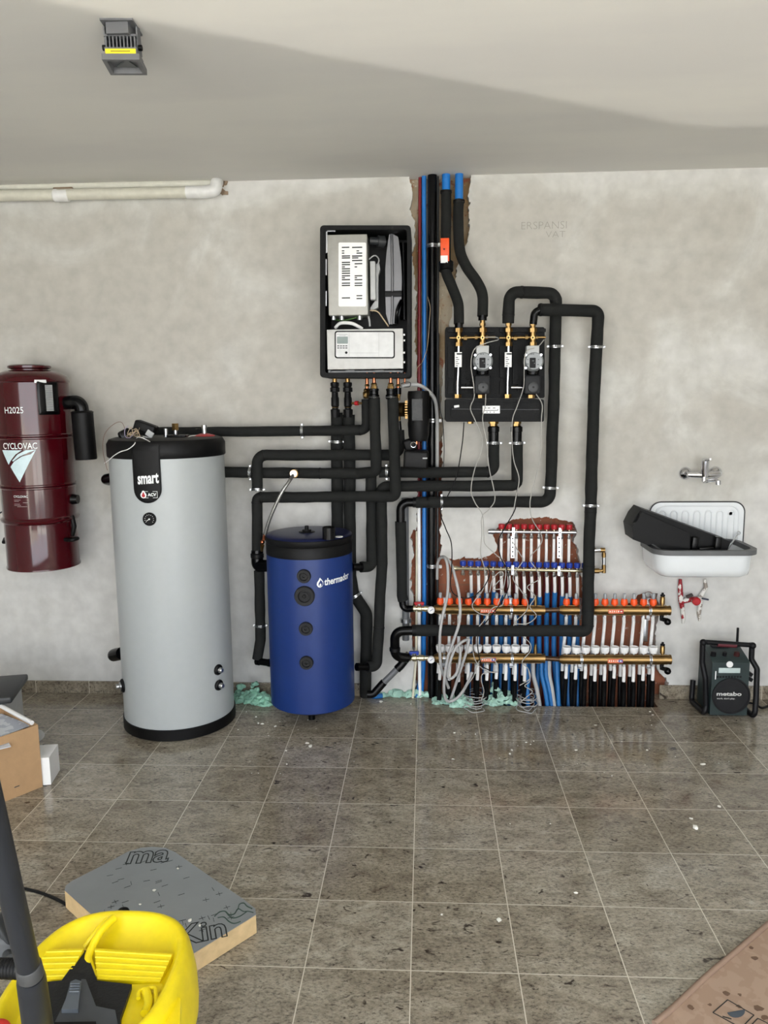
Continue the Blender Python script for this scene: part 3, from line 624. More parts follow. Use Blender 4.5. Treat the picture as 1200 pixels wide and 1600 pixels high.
# exhaust elbow and muffler
ex = MB().tube([P(92, 630, .2), P(126, 628, .2), P(129, 648, .2)], .034, 20, fil=.07, fseg=8)
for px in (96, 100): ex.cyl(P(px, 630, .2), P(px + 2, 630, .2), .039)
ex = ex.build('exhaust_elbow', BLKG, vv)
a = P(128, 642, .2); b = P(135, 718, .2)
mf = MB().tube([a, a.lerp(b, .03), a.lerp(b, .04), a.lerp(b, .97), b], [.046, .056, .052, .052, .05], 32).build('muffler', BLK, vv)
for px, py, r in ((118, 780, .028),):
    MB().cyl(P(px - 8, py, .2), P(px + 4, py, .2), r, 20, r * .8).build('inlet_plug', BLKG, vv)
MB().tube([P(112, 806, .22), P(116, 822, .23), P(113, 836, .22)], .012, 10).build('clip_lever', BLK, vv)
MB().tube([P(102, 843, .3), P(113, 844, .33), P(122, 841, .3), P(112, 843, .2)], .01, 10, fil=.03).build('bucket_handle', BLK, vv)
MB().tube([P(12, 846, .25), P(6, 847, .25), P(8, 842, .2)], .01, 10).build('bucket_handle', BLK, vv)
freeT([P(8, 797, .1), P(3, 800, .04), P(-6, 803, .03), P(-20, 800, .02)], .004, 'power_cable', BLK, 'thin black cable leaving the maroon vacuum at the left picture edge')
# ================================================================ INSULATED PIPES
def wob(pts, amp, seed):
    out = []
    for i in range(len(pts) - 1):
        a, b = pts[i], pts[i + 1]; n = max(1, int((b - a).length / .05))
        for k in range(n):
            p = a.lerp(b, k / n)
            if 0 < i or k > 0: p = p + V((noise.noise(p * 6 + V((seed, 0, 0))), noise.noise(p * 6 + V((0, seed, 0))) * .5, noise.noise(p * 6 + V((0, 0, seed))))) * amp
            out.append(p)
    out.append(pts[-1]); return out
def ipipe(label, path, w=17, m=INS, fil=.05, amp=.003, name='insulated_pipe', cat='pipe', seams=(), clamps=(), joints=(), group=None, ends=()):
    """path [(px,py,d)]; seams: tape rings at path pixels; clamps: steel clips; joints: black bare fittings [(pixel a),(pixel b),w]"""
    pp = [P(*q) for q in path]; mid = path[len(path) // 2]; r = M_(w, *mid) / 2
    pts = fillet(pp, fil, 8); pts = wob(pts, amp, len(label))
    n = len(pts); rr = [r * (1 + .08 * noise.noise(p * 20)) for p in pts]
    lo = min(pp, key=lambda p: p.z)
    t = thing(name, lo, label, cat, group)
    MB().tube(pts, rr, 20).build('insulation', m, t)
    def near(q):
        i = min(range(n - 1), key=lambda i: ((pts[i] + pts[i + 1]) / 2 - q).length)
        a, b = pts[i], pts[i + 1]; u = (b - a).normalized(); k = max(0, min((b - a).length, (q - a).dot(u))); return a + u * k, u
    if seams:
        for q in seams:
            c, u = near(P(*q)); MB().tube([c - u * .004, c + u * .004], r * 1.06, 20).build('seam_tape', INS2, t)
    for q in clamps:
        c, u = near(P(*q)); mb = MB(); mb.torus(c, r * 1.06, .0022, u, 28, 6); mb.tube([c - u * .006, c + u * .006], r * 1.05, 28)
        side = u.cross(V((0, 1, 0))).normalized()
        for s_ in (-1, 1):
            e = c + side * s_ * (r * 1.06 + .005); mb.box(e, (.012, .012, .012), bev=.002); mb.cyl(e + V((0, -.012, 0)), e + V((0, .01, 0)), .0035, 8)
        f = c + V((0, -r * 1.1, 0)); mb.sphere(f, .006, 10)
        mb.build('pipe_clamp', STL, t)
    for a, b, ww in joints:
        A, B = P(*a), P(*b); rj = M_(ww, *a) / 2; mb = MB(); u = (B - A)
        mb.tube([A, A.lerp(B, .2), A.lerp(B, .21), A.lerp(B, .8), A.lerp(B, .81), B], [rj * 1.12, rj * 1.12, rj, rj, rj * 1.12, rj * 1.12], 20)
        mb.build('black_fitting', BLKG, t)
    return t
ipipe('long grey insulated pipe running from over the grey tank to under the boiler', [(215, 676, .12), (573, 672, .12), (573, 624, .13)], 16, fil=.035, clamps=[(472, 673, .12)], seams=[(560, 672, .12)])
ipipe('left of two upright insulated pipes dropping behind the blue tank', [(526, 645, .06), (528, 900, .06), (530, 1060, .06)], 18, fil=0, clamps=[(527, 690, .06)])
ipipe('right of two upright insulated pipes behind the blue tank, kinked outward low down', [(545, 648, .06), (548, 900, .06), (553, 928, .06), (573, 958, .07), (571, 1088, .07)], 18, fil=.06, clamps=[(557, 932, .06)])
ipipe('insulated pipe from a boiler outlet turning left at mid height to the grey tank', [(585, 622, .2), (588, 737, .18), (560, 740, .11), (330, 738, .11)], 17, fil=.03, clamps=[(391, 738, .11)], seams=[(500, 739, .11)])
ipipe('foremost insulated pipe from the boiler, turning left at the lowest crossing to the left riser', [(614, 622, .22), (618, 776, .21), (560, 776, .17), (402, 777, .16), (402, 790, .16), (402, 862, .16)], 17, fil=.025, amp=.002, seams=[(408, 777, .16), (402, 785, .16)])
ipipe('insulated pipe at the highest crossing, bending down left of the blue tank', [(612, 711, .12), (402, 711, .14), (402, 766, .16)], 17, fil=.045, seams=[(412, 711, .14)], clamps=[(402, 765, .16)])
ipipe('lower left insulated riser beside the blue tank ending in a black elbow', [(405, 892, .17), (407, 1000, .17), (402, 1030, .18)], 16, fil=.03, clamps=[(406, 977, .17)], joints=[((401, 1033, .18), (424, 1036, .22), 11)])
el_ = thing('elbow_fitting', P(402, 886, .18), 'black knobbly elbow fitting at the top left side of the blue tank', 'pipe fitting')
MB().tube([P(402, 860, .16), P(402, 884, .17), P(424, 884, .22)], M_(19, 402, 870, .17) / 2, 16, fil=.02).build('elbow', BLKG, el_)
MB().lathe([(.03, 0), (.034, .004), (.034, .022), (.03, .026)], P(402, 872, .17), (0, 0, 1), 10).build('union_nut', BLK, el_)
ipipe('insulated pipe dropping right of the blue tank into its upper side port', [(580, 736, .1), (581, 860, .11), (581, 886, .13), (564, 886, .17)], 17, fil=.03, joints=[((566, 886, .17), (550, 886, .2), 12)])
ipipe('insulated pipe from the right pump group outlet to the lower port of the blue tank', [(808, 690, .13), (808, 759, .13), (596, 760, .13), (597, 880, .12), (592, 980, .13), (588, 1040, .15), (574, 1042, .18)], 17, fil=.03, seams=[(592, 983, .13), (812, 755, .13)], clamps=[(808, 692, .13)], joints=[((576, 1042, .18), (557, 1042, .22), 11)])
ipipe('insulated pipe from the middle outlet of the pump group, going left to the boiler', [(772, 690, .12), (772, 738, .12), (592, 738, .14)], 17, fil=.035, clamps=[(772, 692, .12), (604, 738, .14)], seams=[(762, 739, .12)])
for px, lab in ((771, 'black joint under the middle brass outlet of the pump group'), (807, 'black joint under the right brass outlet of the pump group')):
    t = thing('pipe_joint', P(px, 690, .12), lab, 'pipe fitting')
    MB().lathe([(.026, 0), (.026, .05), (.029, .052), (.029, .075), (.02, .08)], P(px, 691, .12), (0, 0, 1), 20).build('socket', BLKG, t)
    MB().hexn(P(px, 668, .12), P(px, 661, .12), .02).build('brass_nut', BRS, t)
LP_ = ipipe('insulated pipe arching from the third pump outlet down the wall and back to the chase', [(794, 505, .17), (796, 456, .17), (869, 458, .1), (867, 560, .08), (864, 650, .08), (859, 784, .08), (650, 785, .1)], 18, fil=.045, seams=[(795, 492, .17), (815, 457, .15), (864, 470, .1), (668, 785, .1)], clamps=[(867, 541, .08), (860, 762, .08), (690, 785, .1)])
t = thing('black_pipe', P(626, 950, .1), 'bare black elbow feeding the insulated riser left of the chase', 'pipe')
MB().tube([P(652, 785, .1), P(626, 785, .1), P(626, 820, .1)], M_(14, 626, 800, .1) / 2, 18, fil=.05).build('elbow', BLKG, t)
MB().tube([P(645, 785, .1), P(655, 785, .1)], M_(16, 626, 800, .1) / 2, 18).build('socket', BLK, t)
ipipe('insulated riser just left of the chase going down to the red handled valve', [(626, 815, .1), (628, 930, .1), (630, 938, .1)], 17, fil=0)
t = thing('black_pipe', P(632, 950, .1), 'black swept bend into the red handled valve', 'pipe')
MB().tube([P(628, 934, .1), P(630, 952, .1), P(646, 951, .12)], M_(11, 630, 945, .1) / 2, 18, fil=.03).build('bend', BLKG, t)
ipipe('insulated pipe furthest right, dropping from the rightmost pump outlet', [(842, 484, .17), (935, 486, .12), (929, 600, .1), (923, 780, .1), (920, 860, .12), (918, 986, .2), (650, 985, .2)], 18, fil=.03, seams=[(845, 484, .17), (921, 800, .1), (920, 885, .13), (919, 954, .18), (918, 974, .19), (770, 985, .2), (790, 985, .2)], clamps=[(930, 542, .1), (922, 790, .1)])
t = thing('black_pipe', P(833, 505, .17), 'black elbow between the rightmost brass pump outlet and its insulated pipe', 'pipe')
MB().tube([P(833, 507, .17), P(835, 488, .17), P(846, 484, .17)], M_(12, 833, 495, .17) / 2, 18, fil=.03).build('elbow', BLKG, t)
t = thing('black_pipe', P(620, 1030, .2), 'black C shaped bend from the low insulated run to the blue handled valve', 'pipe')
MB().tube([P(652, 985, .2), P(617, 986, .2), P(617, 1026, .18), P(638, 1028, .16)], M_(15, 620, 1000, .2) / 2, 18, fil=.045).build('bend', BLKG, t)
MB().tube([P(644, 985, .2), P(650, 985, .2)], M_(18, 620, 1000, .2) / 2, 18).build('socket', BLK, t)
mb = MB(); mb.tube([P(617, 1012, .195), P(617, 1017, .195)], M_(17, 620, 1000, .2) / 2, 18); mb.build('socket', BLK, t)
# grey drain behind and slanted drain stub
t = thing('drain_pipe', P(634, 1060, .03), 'grey plastic waste pipe upright behind the insulated riser left of the chase', 'pipe')
MB().tube([P(633, 778, .035), P(634, 1000, .035)], M_(11, 634, 900, .03) / 2, 18).build('pipe', GRY, t)
MB().tube([P(634, 966, .035), P(634, 972, .035)], M_(17, 634, 970, .03) / 2, 18).build('steel_band', STL, t)
t = thing('drain_pipe', P(585, 1085, .2), 'slanted grey waste pipe with black ends running to the floor beside the blue tank', 'pipe')
a = P(640, 1022, .14); b = P(626, 1040, .15); c = P(598, 1068, .16); d = P(583, 1085, .17)
MB().tube([a, b, b.lerp(c, .2)], M_(13, 626, 1040, .15) / 2, 18, fil=.02).build('black_socket', BLKG, t)
MB().tube([b, c], M_(10, 626, 1040, .15) / 2, 18).build('pipe', GRY, t)
MB().tube([c.lerp(b, .08), c, d, d + V((-.03, 0, -.0))], M_(12, 626, 1040, .15) / 2, 18, fil=.03).build('black_bend', BLKG, t)
# boiler tails on the left: chunky black valves
for px, lab in ((524, 'left black valve under the boiler'), (544, 'right black valve under the boiler, with the small red side tap')):
    t = thing('isolating_valve', P(px, 646, .1), lab, 'valve')
    z = lambda y: P(px, y, .1)
    a = z(652); h = lambda y: (z(y) - a).z
    MB().lathe([(.022, h(652)), (.024, h(640)), (.016, h(639)), (.016, h(636)), (.02, h(634)), (.02, h(622)), (.017, h(620)), (.016, h(613)), (.024, h(612)), (.024, h(606)), (.018, h(605)), (.022, h(602)), (.022, h(598)), (.014, h(597))], a, (0, 0, 1), 10).build('body', BLK, t, smooth=30)
    MB().lathe([(.012, h(600)), (.012, h(590))], a, (0, 0, 1), 14).build('brass_tail', BRS, t)
    MB().torus(z(636.5), .016, .002, (0, 0, 1)).build('brass_ring', BRS, t)
    if px == 544:
        g = MB().tube([P(550, 630, .12), P(566, 630, .14)], .006, 10).build('side_tap', BRS, t)
        MB().tube([P(555, 630, .125), P(560, 630, .132)], .011, 12).build('red_collar', RED, g)
# braided hose with brass tee
t = thing('braided_hose', P(411, 855, .25), 'braided steel hose arching from the middle pipe to a brass tap by the blue tank', 'hose')
pts = spline([P(459, 741, .2), P(452, 752, .25), P(440, 770, .27), P(428, 795, .27), P(419, 818, .26), P(414, 836, .25)], 8)
hb = mat('steel_braid', (150, 150, 146), .35, metal=.8, var=.3, nscale=300)
MB().tube(pts, .0085, 12).build('hose', hb, t)
MB().tube([P(462, 739, .13), P(459, 740, .2)], .02, 16).build('brass_tee', BRS, t)
MB().lathe([(.017, 0), (.017, .012), (.008, .013)], P(459, 740, .2), V((.0, -1, .1)), 16).build('hose_end', STL, t)
MB().tube([P(414, 835, .25), P(412, 844, .25)], .009, 8).build('ferrule', COP, t)
MB().sphere(P(410, 847, .25), .012, 14).build('ball_tap', COP, t)
MB().tube([P(410, 852, .24), P(409, 861, .22)], [.01, .006], 8).build('brass_tail', BRS, t)
# ================================================================ CHASE PIPES
def run(name, label, cat, path, w, m, fil=0, seg=16, group=None, rough_end=False):
    pp = [P(*q) for q in path]; mid = path[len(path) // 2]
    pts = fillet(pp, fil, 6) if fil else pp
    o = MB().tube(pts, M_(w, *mid) / 2, seg).build(name, m); return tag(o, label, cat, group)
BPLAIN = mat('blue_pipe_smooth', (22, 112, 190), .38)
run('conduit_pipe', 'blue pipe running the full height of the chase, left of the fat black pipe', 'pipe', [(662.5, 268, .0), (663, 600, .0), (663, 800, .0), (663, 950, .0), (662, 1040, .0), (658, 1092, .0)], 6.6, BPLAIN)
run('conduit_pipe', 'dark red pipe at the left edge of the chase beside the blue pipe', 'pipe', [(656.5, 272, -.02), (655, 500, -.02), (654, 780, -.02), (652, 800, -.02)], 5, REDC)
run('conduit_pipe', 'fat glossy black pipe running from ceiling to floor in the chase', 'pipe', [(675.5, 268, .015), (675, 600, .015), (674, 850, .015), (675, 1100, .015)], 13.5, BLKG)
run('conduit_pipe', 'thin dark grey conduit right of the fat black pipe in the chase', 'pipe', [(684, 268, -.01), (684, 620, -.01), (683, 1080, -.01)], 4, DGR)
run('conduit_pipe', 'white pipe coming out of the red one low in the chase', 'pipe', [(654.5, 792, -.01), (655, 900, -.01), (655, 1000, -.0), (656, 1091, .02)], 5.5, WHP)
run('conduit_pipe', 'cream pipe left of the white pipe low in the chase', 'pipe', [(651.5, 830, -.02), (651, 960, -.02), (650, 1030, -.0), (645, 1091, .03)], 4, CRM)
run('conduit_pipe', 'blue sleeve splaying out to the floor behind the blue handled valve', 'pipe', [(661, 960, -.03), (660, 1040, -.0), (651, 1092, .02)], 6, BLUD)
for y, d, w in ((384, .015, 16), (818 + 66, .015, 16), (657, .015, 15)):
    c = P(675.5, y, d); R = M_(w, 675, y, d) / 2
    o = thing('pipe_clamp', c, {384: 'steel clamp holding the fat black pipe high in the chase', 884: 'steel clamp on the fat black pipe above the manifolds', 657: 'steel clamp on the fat black pipe beside the black pump housing'}[y], 'clamp')
    MB().torus(c, R, .004, (0, 0, 1)).tube([c - V((0, 0, .009)), c + V((0, 0, .009))], R * 1.02, 24).build('band', STL, o)
    MB().box(c + V((R + .012, -.02, 0)), (.022, .02, .018), bev=.004).build('lug', WHT, o)
# upper insulated pipes with their blue pipes
def upper(label, blue, path, w, tape):
    t = thing('insulated_pipe', P(*path[-1]), label, 'pipe')
    MB().tube([P(*q) for q in blue], M_(13, *blue[0]) / 2, 18).build('blue_pipe', BPLAIN, t)
    pts = wob(spline([P(*q) for q in path], 6), .0015, 3); MB().tube(pts, M_(w, *path[2]) / 2, 20).build('insulation', INS, t)
    a = P(*path[0]); MB().tube([a + V((0, 0, .003)), a - V((0, 0, .009))], M_(w + 2, *path[0]) / 2, 20).build('tape', INS2, t)
    e = P(*path[-1]); MB().tube([e + V((0, 0, .006)), e - V((0, 0, .02))], M_(w - 3, *path[-1]) / 2, 18).build('end_socket', BLKG, t); return t
upper('insulated ceiling pipe with an orange box on it curving to the first pump outlet', [(697, 266, .02), (697, 302, .02)], [(697, 299, .02), (697, 340, .04), (696.5, 400, .07), (697, 425, .09), (706, 447, .11), (715.5, 472, .14), (717, 490, .16), (717, 506, .17)], 16, 0)
upper('insulated pipe from the ceiling swooping right to the second pump outlet', [(717.5, 266, .02), (717, 318, .02)], [(717, 314, .02), (716, 340, .04), (718, 388, .07), (728, 415, .1), (745, 440, .13), (754, 462, .15), (754, 494, .17)], 16.5, 0)
t = thing('thermostat_box', P(695, 410, .12), 'small orange contact thermostat with white label strapped on the upper insulated pipe', 'thermostat')
MB().box(P(695, 391, .105), (.042, .03, .108), bev=.003).build('housing', ORG, t)
MB().box(P(694, 405, .121), (.034, .002, .034)).build('label', WHT, t)
MB().sphere(P(694, 389, .121), .004, 10).build('screw', DGR, t)
MB().tube([P(697, 410, .085), P(697, 423, .095)], .035, 16).build('strap', BLK, t)
# ================================================================ BOILER
t = boil = thing('wall_boiler', P(571, 590, .15), 'open wall hung gas boiler with black case and white control panel', 'boiler')
D0, D1 = 0.01, .30
def rrect(x0, y0, x1, y1, r, d, n=6):
    """rounded rectangle in pixel coordinates at depth d"""
    o = []
    for cx, cy, a0_ in ((x1 - r, y0 + r, -90), (x1 - r, y1 - r, 0), (x0 + r, y1 - r, 90), (x0 + r, y0 + r, 180)):
        for k in range(n + 1):
            a = math.radians(a0_ + 90 * k / n); o.append(P(cx + r * math.cos(a), cy + r * math.sin(a), d))
    return o
def frame(outer, inner, dy, mb=None):
    mb = mb or MB(); n = len(outer); o = V((0, dy, 0)); vs = outer + inner + [p + o for p in outer] + [p + o for p in inner]
    fs = []
    for i in range(n):
        j = (i + 1) % n
        fs += [(i, j, n + j, n + i), (2 * n + i, 3 * n + i, 3 * n + j, 2 * n + j), (i, 2 * n + i, 2 * n + j, j), (n + i, n + j, 3 * n + j, 3 * n + i)]
    return mb.add(vs, fs)
oc = rrect(500, 352, 642, 590, 6, D1); ic = rrect(508, 359, 636, 583, 4, D1)
frame(oc, ic, D1 - D0).build('case', EPP, boil)
back = rrect(505, 356, 639, 586, 5, .06); MB().prism(back, (0, .05, 0)).build('back_panel', mat('boiler_inside', (16, 16, 17), .5), boil)
frame(rrect(501, 353, 641, 589, 6, D1 + .004), rrect(506, 358, 637, 585, 4, D1 + .004), .01).build('rim_seal', EPP, boil)
# silver inner edge strip
mb = MB()
for (a, b) in (((511, 361), (524, 361)), ((510.5, 361), (510.5, 395)), ((509.5, 405), (509.5, 430)), ((509.5, 455), (509.5, 478))): mb.bar(P(*a, .28), P(*b, .28), .006, .004)
mb.build('steel_flange', STL, boil, smooth=0)
# combustion box
def pbox(x0, y0, x1, y1, dfront, depth, bev=.003):
    a = P(x0, y0, dfront); b = P(x1, y1, dfront); c = (a + b) / 2
    return MB().box((c.x, -dfront + depth / 2, c.z), (abs(b.x - a.x), depth, abs(a.z - b.z)), bev=bev)
SG = mat('grey_sheet_metal', (160, 159, 153), .42, metal=.15)
cb = pbox(511, 367, 575, 492, .285, .17).build('burner_box', SG, boil)
MB().prism(rrect(529, 379, 572, 479, 2, .2855), (0, -.0012, 0)).build('notice_sticker', WHT, cb, smooth=0)
mb = MB()
rows = [(386.5, 534, 546, 550, 566), (392, 534, 538, 557, 561), (395.5, 534, 538, 557, 566), (400, 534, 547, 550, 566), (403, 534, 547, 550, 560), (407, 0, 0, 550, 566), (410, 534, 547, 0, 0), (412, 0, 0, 554, 566), (413.5, 534, 547, 0, 0), (417, 534, 539, 554, 558), (420, 534, 547, 0, 0), (423.5, 534, 547, 0, 0), (427, 534, 547, 0, 0), (431, 534, 547, 554, 566), (434, 534, 539, 554, 558), (437, 534, 547, 554, 566), (442.5, 534, 547, 554, 566), (446, 534, 547, 554, 566), (462, 0, 0, 557, 566), (465.5, 534, 547, 0, 0), (466.5, 0, 0, 557, 566)]
for y, a, b, c, d in rows:
    for x0, x1 in ((a, b), (c, d)):
        if x1: A = P(x0, y - .8, .2872); B = P(x1, y + .8, .2872); mb.add([(A.x, A.y, A.z), (B.x, A.y, A.z), (B.x, A.y, B.z), (A.x, A.y, B.z)], [(0, 1, 2, 3)])
_st = [o for o in cb.children if o.name.startswith('notice')][0]; absorb(_st, mb.build('printed_lines', TXTB, cb, smooth=0))
# chrome heat cell
hc = MB().prism([P(x, y, .2) for x, y in ((607, 372), (609, 363), (613, 362), (616, 367), (622, 370), (626, 400), (628, 435), (627, 470), (624, 490), (620, 505), (608, 507), (603, 490), (602, 455), (602, 420), (604, 395))], (0, .09, 0)).build('heat_cell', mat('cast_aluminium', (112, 112, 114), .4, metal=.5), boil, smooth=20)
MB().tube([P(612, 363, .205), P(613, 420, .21), P(613, 480, .21), P(612, 507, .2)], .006, 10).build('centre_rib', mat('cast_aluminium', (150, 150, 152)), hc)
MB().box(P(614.5, 459, .21), (M_(28, 614, 459, .21), .012, .026), bev=.003).build('strap', BLK, hc)
MB().cyl(P(577, 376, .22), P(602, 378, .2), .018, 16).cyl(P(590, 377, .21), P(600, 378, .2), .028, 16).build('fan_duct', DGR, boil)
fn = pbox(578, 408, 587, 468, .26, .05).build('ignition_box', LGR, boil)
MB().prism([P(x, y, .2) for x, y in ((586, 414), (592, 410), (594, 420), (591, 430), (591, 480), (580, 486), (578, 482), (586, 470))], (0, .05, 0)).build('white_duct', LGR, boil)
MB().cyl(P(630, 380, .12), P(632, 500, .12), .02, 14).build('flue_tube', BLKG, boil)
MB().tube(spline([P(627, 470, .2), P(621, 485, .24), P(619, 505, .22)], 6), .009, 10).build('black_hose', BLKG, boil)
for pts, r, m, nm in (([(524, 512, .22), (532, 505, .24), (548, 505, .25), (558, 509, .25), (566, 514, .24)], .008, WHT, 'white_cable'), ([(577, 405, .26), (583, 400, .27), (588, 400, .26), (592, 406, .24), (590, 414, .23)], .003, LGR, 'lead'),
                      ([(578, 485, .24), (590, 487, .24), (600, 500, .24), (607, 510, .24)], .003, mat('tan_wire', (190, 170, 140)), 'lead'), ([(574, 488, .2), (577, 500, .22), (578, 510, .22)], .005, LGR, 'white_cable'), ([(523, 500, .2), (540, 500, .22), (566, 494, .22)], .003, mat('green_lead', (70, 110, 50), .5), 'lead')):
    MB().tube(spline([P(*q) for q in pts], 6), r, 8).build(nm, m, boil)
mb = MB()
for x in (521, 534, 562): mb.cyl(P(x, 491, .25), P(x, 500, .25), .012, 10)
mb.build('steel_hangers', STL, boil)
# control drawer
cp = pbox(510.5, 515, 630, 576, .31, .12, .003).build('control_box', mat('control_box_grey', (192, 192, 190), .4), boil)
MB().prism(rrect(523, 517, 617, 560, 4, .3105), (0, -.002, 0)).build('panel_seal', BLK, cp, smooth=0)
fc = MB().prism(rrect(525, 519, 615, 558, 3, .3125), (0, -.006, 0)).build('fascia', mat('panel_white', (206, 207, 207), .35), cp, smooth=0)
MB().prism(rrect(526.5, 526, 543.5, 537, 1, .3185), (0, -.0015, 0)).build('display', mat('lcd_grey', (112, 126, 120), .25), cp, smooth=0)
mb = MB()
for k in range(4):
    for y in (540.5, 543.8): mb.prism(rrect(527 + 4.2 * k, y - .6, 530.2 + 4.2 * k, y + .7, .3, .3185), (0, -.0012, 0))
mb.build('buttons', TXTB, cp, smooth=0)
MB().cyl(P(541, 551, .3185), P(541, 551, .322), M_(2, 541, 551, .32), 16).build('knob', BLK, cp)
mb = MB()
for a, b in (((545.5, 520), (545.5, 557)), ((592, 520), (592, 557)), ((545, 551.5), (592, 551.5))): mb.bar(P(*a, .3188), P(*b, .3188), .0012, .0008)
mb.build('panel_joints', mat('joint_grey', (168, 168, 168), .5), cp, smooth=0)
mb = MB()
for y, x0, x1 in ((522.5, 526, 543), (524.3, 530, 540)): mb.bar(P(x0, y, .3188), P(x1, y, .3188), .0025, .0008)
mb.build('faint_print', mat('small_print', (160, 164, 164), .5), cp, smooth=0)
mb = MB(); mb.bar(P(514, 581, .3), P(630, 580, .3), .008, .006, V((0, 1, 0)))
for x in (547, 593): mb.box(P(x, 580, .305), (.04, .008, .01))
for x in (515, 627): mb.box(P(x, 580.5, .305), (.012, .01, .012), bev=.002)
mb.build('steel_rail', GRY, boil, smooth=0)
mb = MB()
for y in (523, 532, 551, 566): mb.box(P(631.5, y, .29), (.008, .008, .008))
mb.build('edge_clips', WHT, boil, smooth=0)
# copper tails
for x, d, yb, lab in ((573.5, .13, 611, 0), (584.5, .2, 606, 1), (610.5, .22, 606, 1), (622, .16, 606, 0), (632.5, .12, 604, 2)):
    r = M_(5.4 if lab < 2 else 2.5, x, 600, d) / 2
    c = MB().cyl(P(x, 582, d), P(x, yb, d), r, 16).build('copper_tail', COP, boil)
    if lab == 1:
        MB().lathe([(.017, 0), (.017, .014), (.013, .015), (.015, .024), (.011, .03)], P(x, 608, d), (0, 0, 1), 8).build('brass_nut', BRS, c)
    if lab == 0: MB().lathe([(.012, 0), (.012, .008), (.009, .012)], P(x, 604, d), (0, 0, 1), 8).build('brass_nut', BRS, c)
for x, d, lab in ((584.5, .2, 'black clamped collar on the insulated pipe under the middle of the boiler'), (611, .22, 'black clamped collar on the foremost insulated pipe under the boiler')):
    t = thing('pipe_joint', P(x, 622, d), lab, 'pipe fitting')
    MB().lathe([(.022, 0), (.026, .004), (.026, .02), (.022, .024), (.022, .04), (.024, .042), (.024, .05), (.018, .052)], P(x, 624, d), (0, 0, 1), 20).build('collar', BLKG, t)
    MB().torus(P(x, 620.5, d), .026, .0025, (0, 0, 1)).sphere(P(x, 620.5, d + .027), .005, 8).build('steel_ring', STL, t)
t = thing('brass_valve', P(573, 622, .13), 'square brass non return valve under the left copper tail of the boiler', 'valve')
MB().lathe([(.012, 0), (.017, .004), (.019, .012), (.019, .03), (.014, .036), (.016, .042), (.01, .05)], P(573, 623, .13), (0, 0, 1), 8).build('body', BRS, t)
# ================================================================ CIRCULATOR / SEPARATOR between boiler and chase
t = thing('water_separator', P(645, 735, .2), 'bulky black magnetic filter housing with brass body hanging between boiler and chase', 'filter')
c = P(654, 650, .2); R = M_(34, 654, 650, .2) / 2; h = lambda y: (P(654, y, .2) - c).z
MB().lathe([(0, h(690)), (R * .8, h(689)), (R * .95, h(680)), (R * .98, h(668)), (R, h(665)), (R, h(660)), (R * .97, h(657)), (R * .97, h(624)), (R, h(621)), (R, h(615)), (R * .94, h(611)), (0, h(610))], c, (0, 0, 1), 40).build('canister', BLK, t)
pl_ = MB().box(P(652, 640, .2) + V((0, -R * .93, 0)), (M_(17, 652, 640, .2), .012, M_(34, 652, 640, .2)), bev=.003).build('grey_plate', mat('plate_grey', (52, 53, 54), .5, bump=.5, bscale=150), t)
MB().tube([P(623, 640, .17), P(634, 640, .19)], M_(22, 628, 640, .18) / 2, 24).build('brass_body', BRN, t)
kn = MB()
for k in range(20):
    a = 2 * math.pi * k / 20; cc = P(633, 640, .19) + V((0, math.sin(a), math.cos(a))) * .041; kn.bar(cc, cc + V((.012, 0, 0)), .006, .006, V((0, 0, 1)))
kn.build('knurled_ring', BRN, t)
MB().lathe([(.011, 0), (.011, .02), (.014, .022), (.014, .04)], P(622, 626, .17), (0, 0, 1), 8).build('brass_union', BRS, t)
MB().lathe([(.01, 0), (.01, .02), (.012, .022), (.012, .03)], P(623, 657, .17), (0, 0, 1), 12).build('brass_union', BRS, t)
MB().tube([P(622, 606, .17), P(622, 616, .17)], .016, 14).build('black_union', BLKG, t)
MB().tube([P(623, 658, .17), P(624, 672, .17)], .012, 14).build('black_union', BLKG, t)
MB().box(P(650, 717, .2), (M_(38, 650, 717, .2), .14, M_(28, 650, 717, .2)), Matrix.Rotation(.05, 3, 'Y'), .012).build('lower_block', BLK, t)
MB().box(P(641, 695, .17), (M_(20, 641, 695, .2), .08, M_(20, 650, 717, .2)), Matrix.Rotation(-.3, 3, 'Y'), .012).build('shoulder', BLK, t)
MB().cyl(P(651, 684, .23), P(651, 694, .23), .007, 10).build('drain_cock', COP, t)
MB().torus(P(646, 695, .24), .013, .002, (0, 1, .2)).build('key_ring', CHR, t)
MB().box(P(664, 716, .275), (.022, .004, .006)).build('small_tag', LGR, t)
ipipe('short insulated bend behind the foremost pipe beside the black filter', [(625, 672, .15), (626, 690, .15), (625, 706, .13), (612, 712, .12)], 13, fil=.05, amp=.001)
t = freeT([P(629, 603, .15), P(640, 601, .16), P(655, 602, .17), (P(668, 610, .13)), P(679, 624, .09), P(682.5, 645, .05), P(683, 680, .04), P(683, 735, .03)], .0095, 'flexible_hose', WIREL, 'grey flexible hose arching over the black filter into the chase', 'hose', seg=12)
freeT([P(626, 600, .17), P(634, 597, .18), P(641, 598, .18), P(640, 604, .17), P(630, 605, .16)], .0015, 'thin_wire', BLK, 'thin black wire loop under the right corner of the boiler', 'wire')
freeT([P(686, 520, .03), P(687, 480, .03), P(690, 500, .03)], .0014, 'thin_wire', mat('tan_wire', (190, 170, 140)), 'fine tan wire loop on the right edge of the chase', 'wire')
freeT([P(668, 463, .05), P(672, 480, .05), P(671, 500, .05), P(668, 540, .05), P(660, 565, .05), P(652, 575, .04), P(650, 590, .03)], .0014, 'thin_wire', mat('tan_wire', (190, 170, 140)), 'fine tan wire dangling over the blue pipe beside the boiler', 'wire')
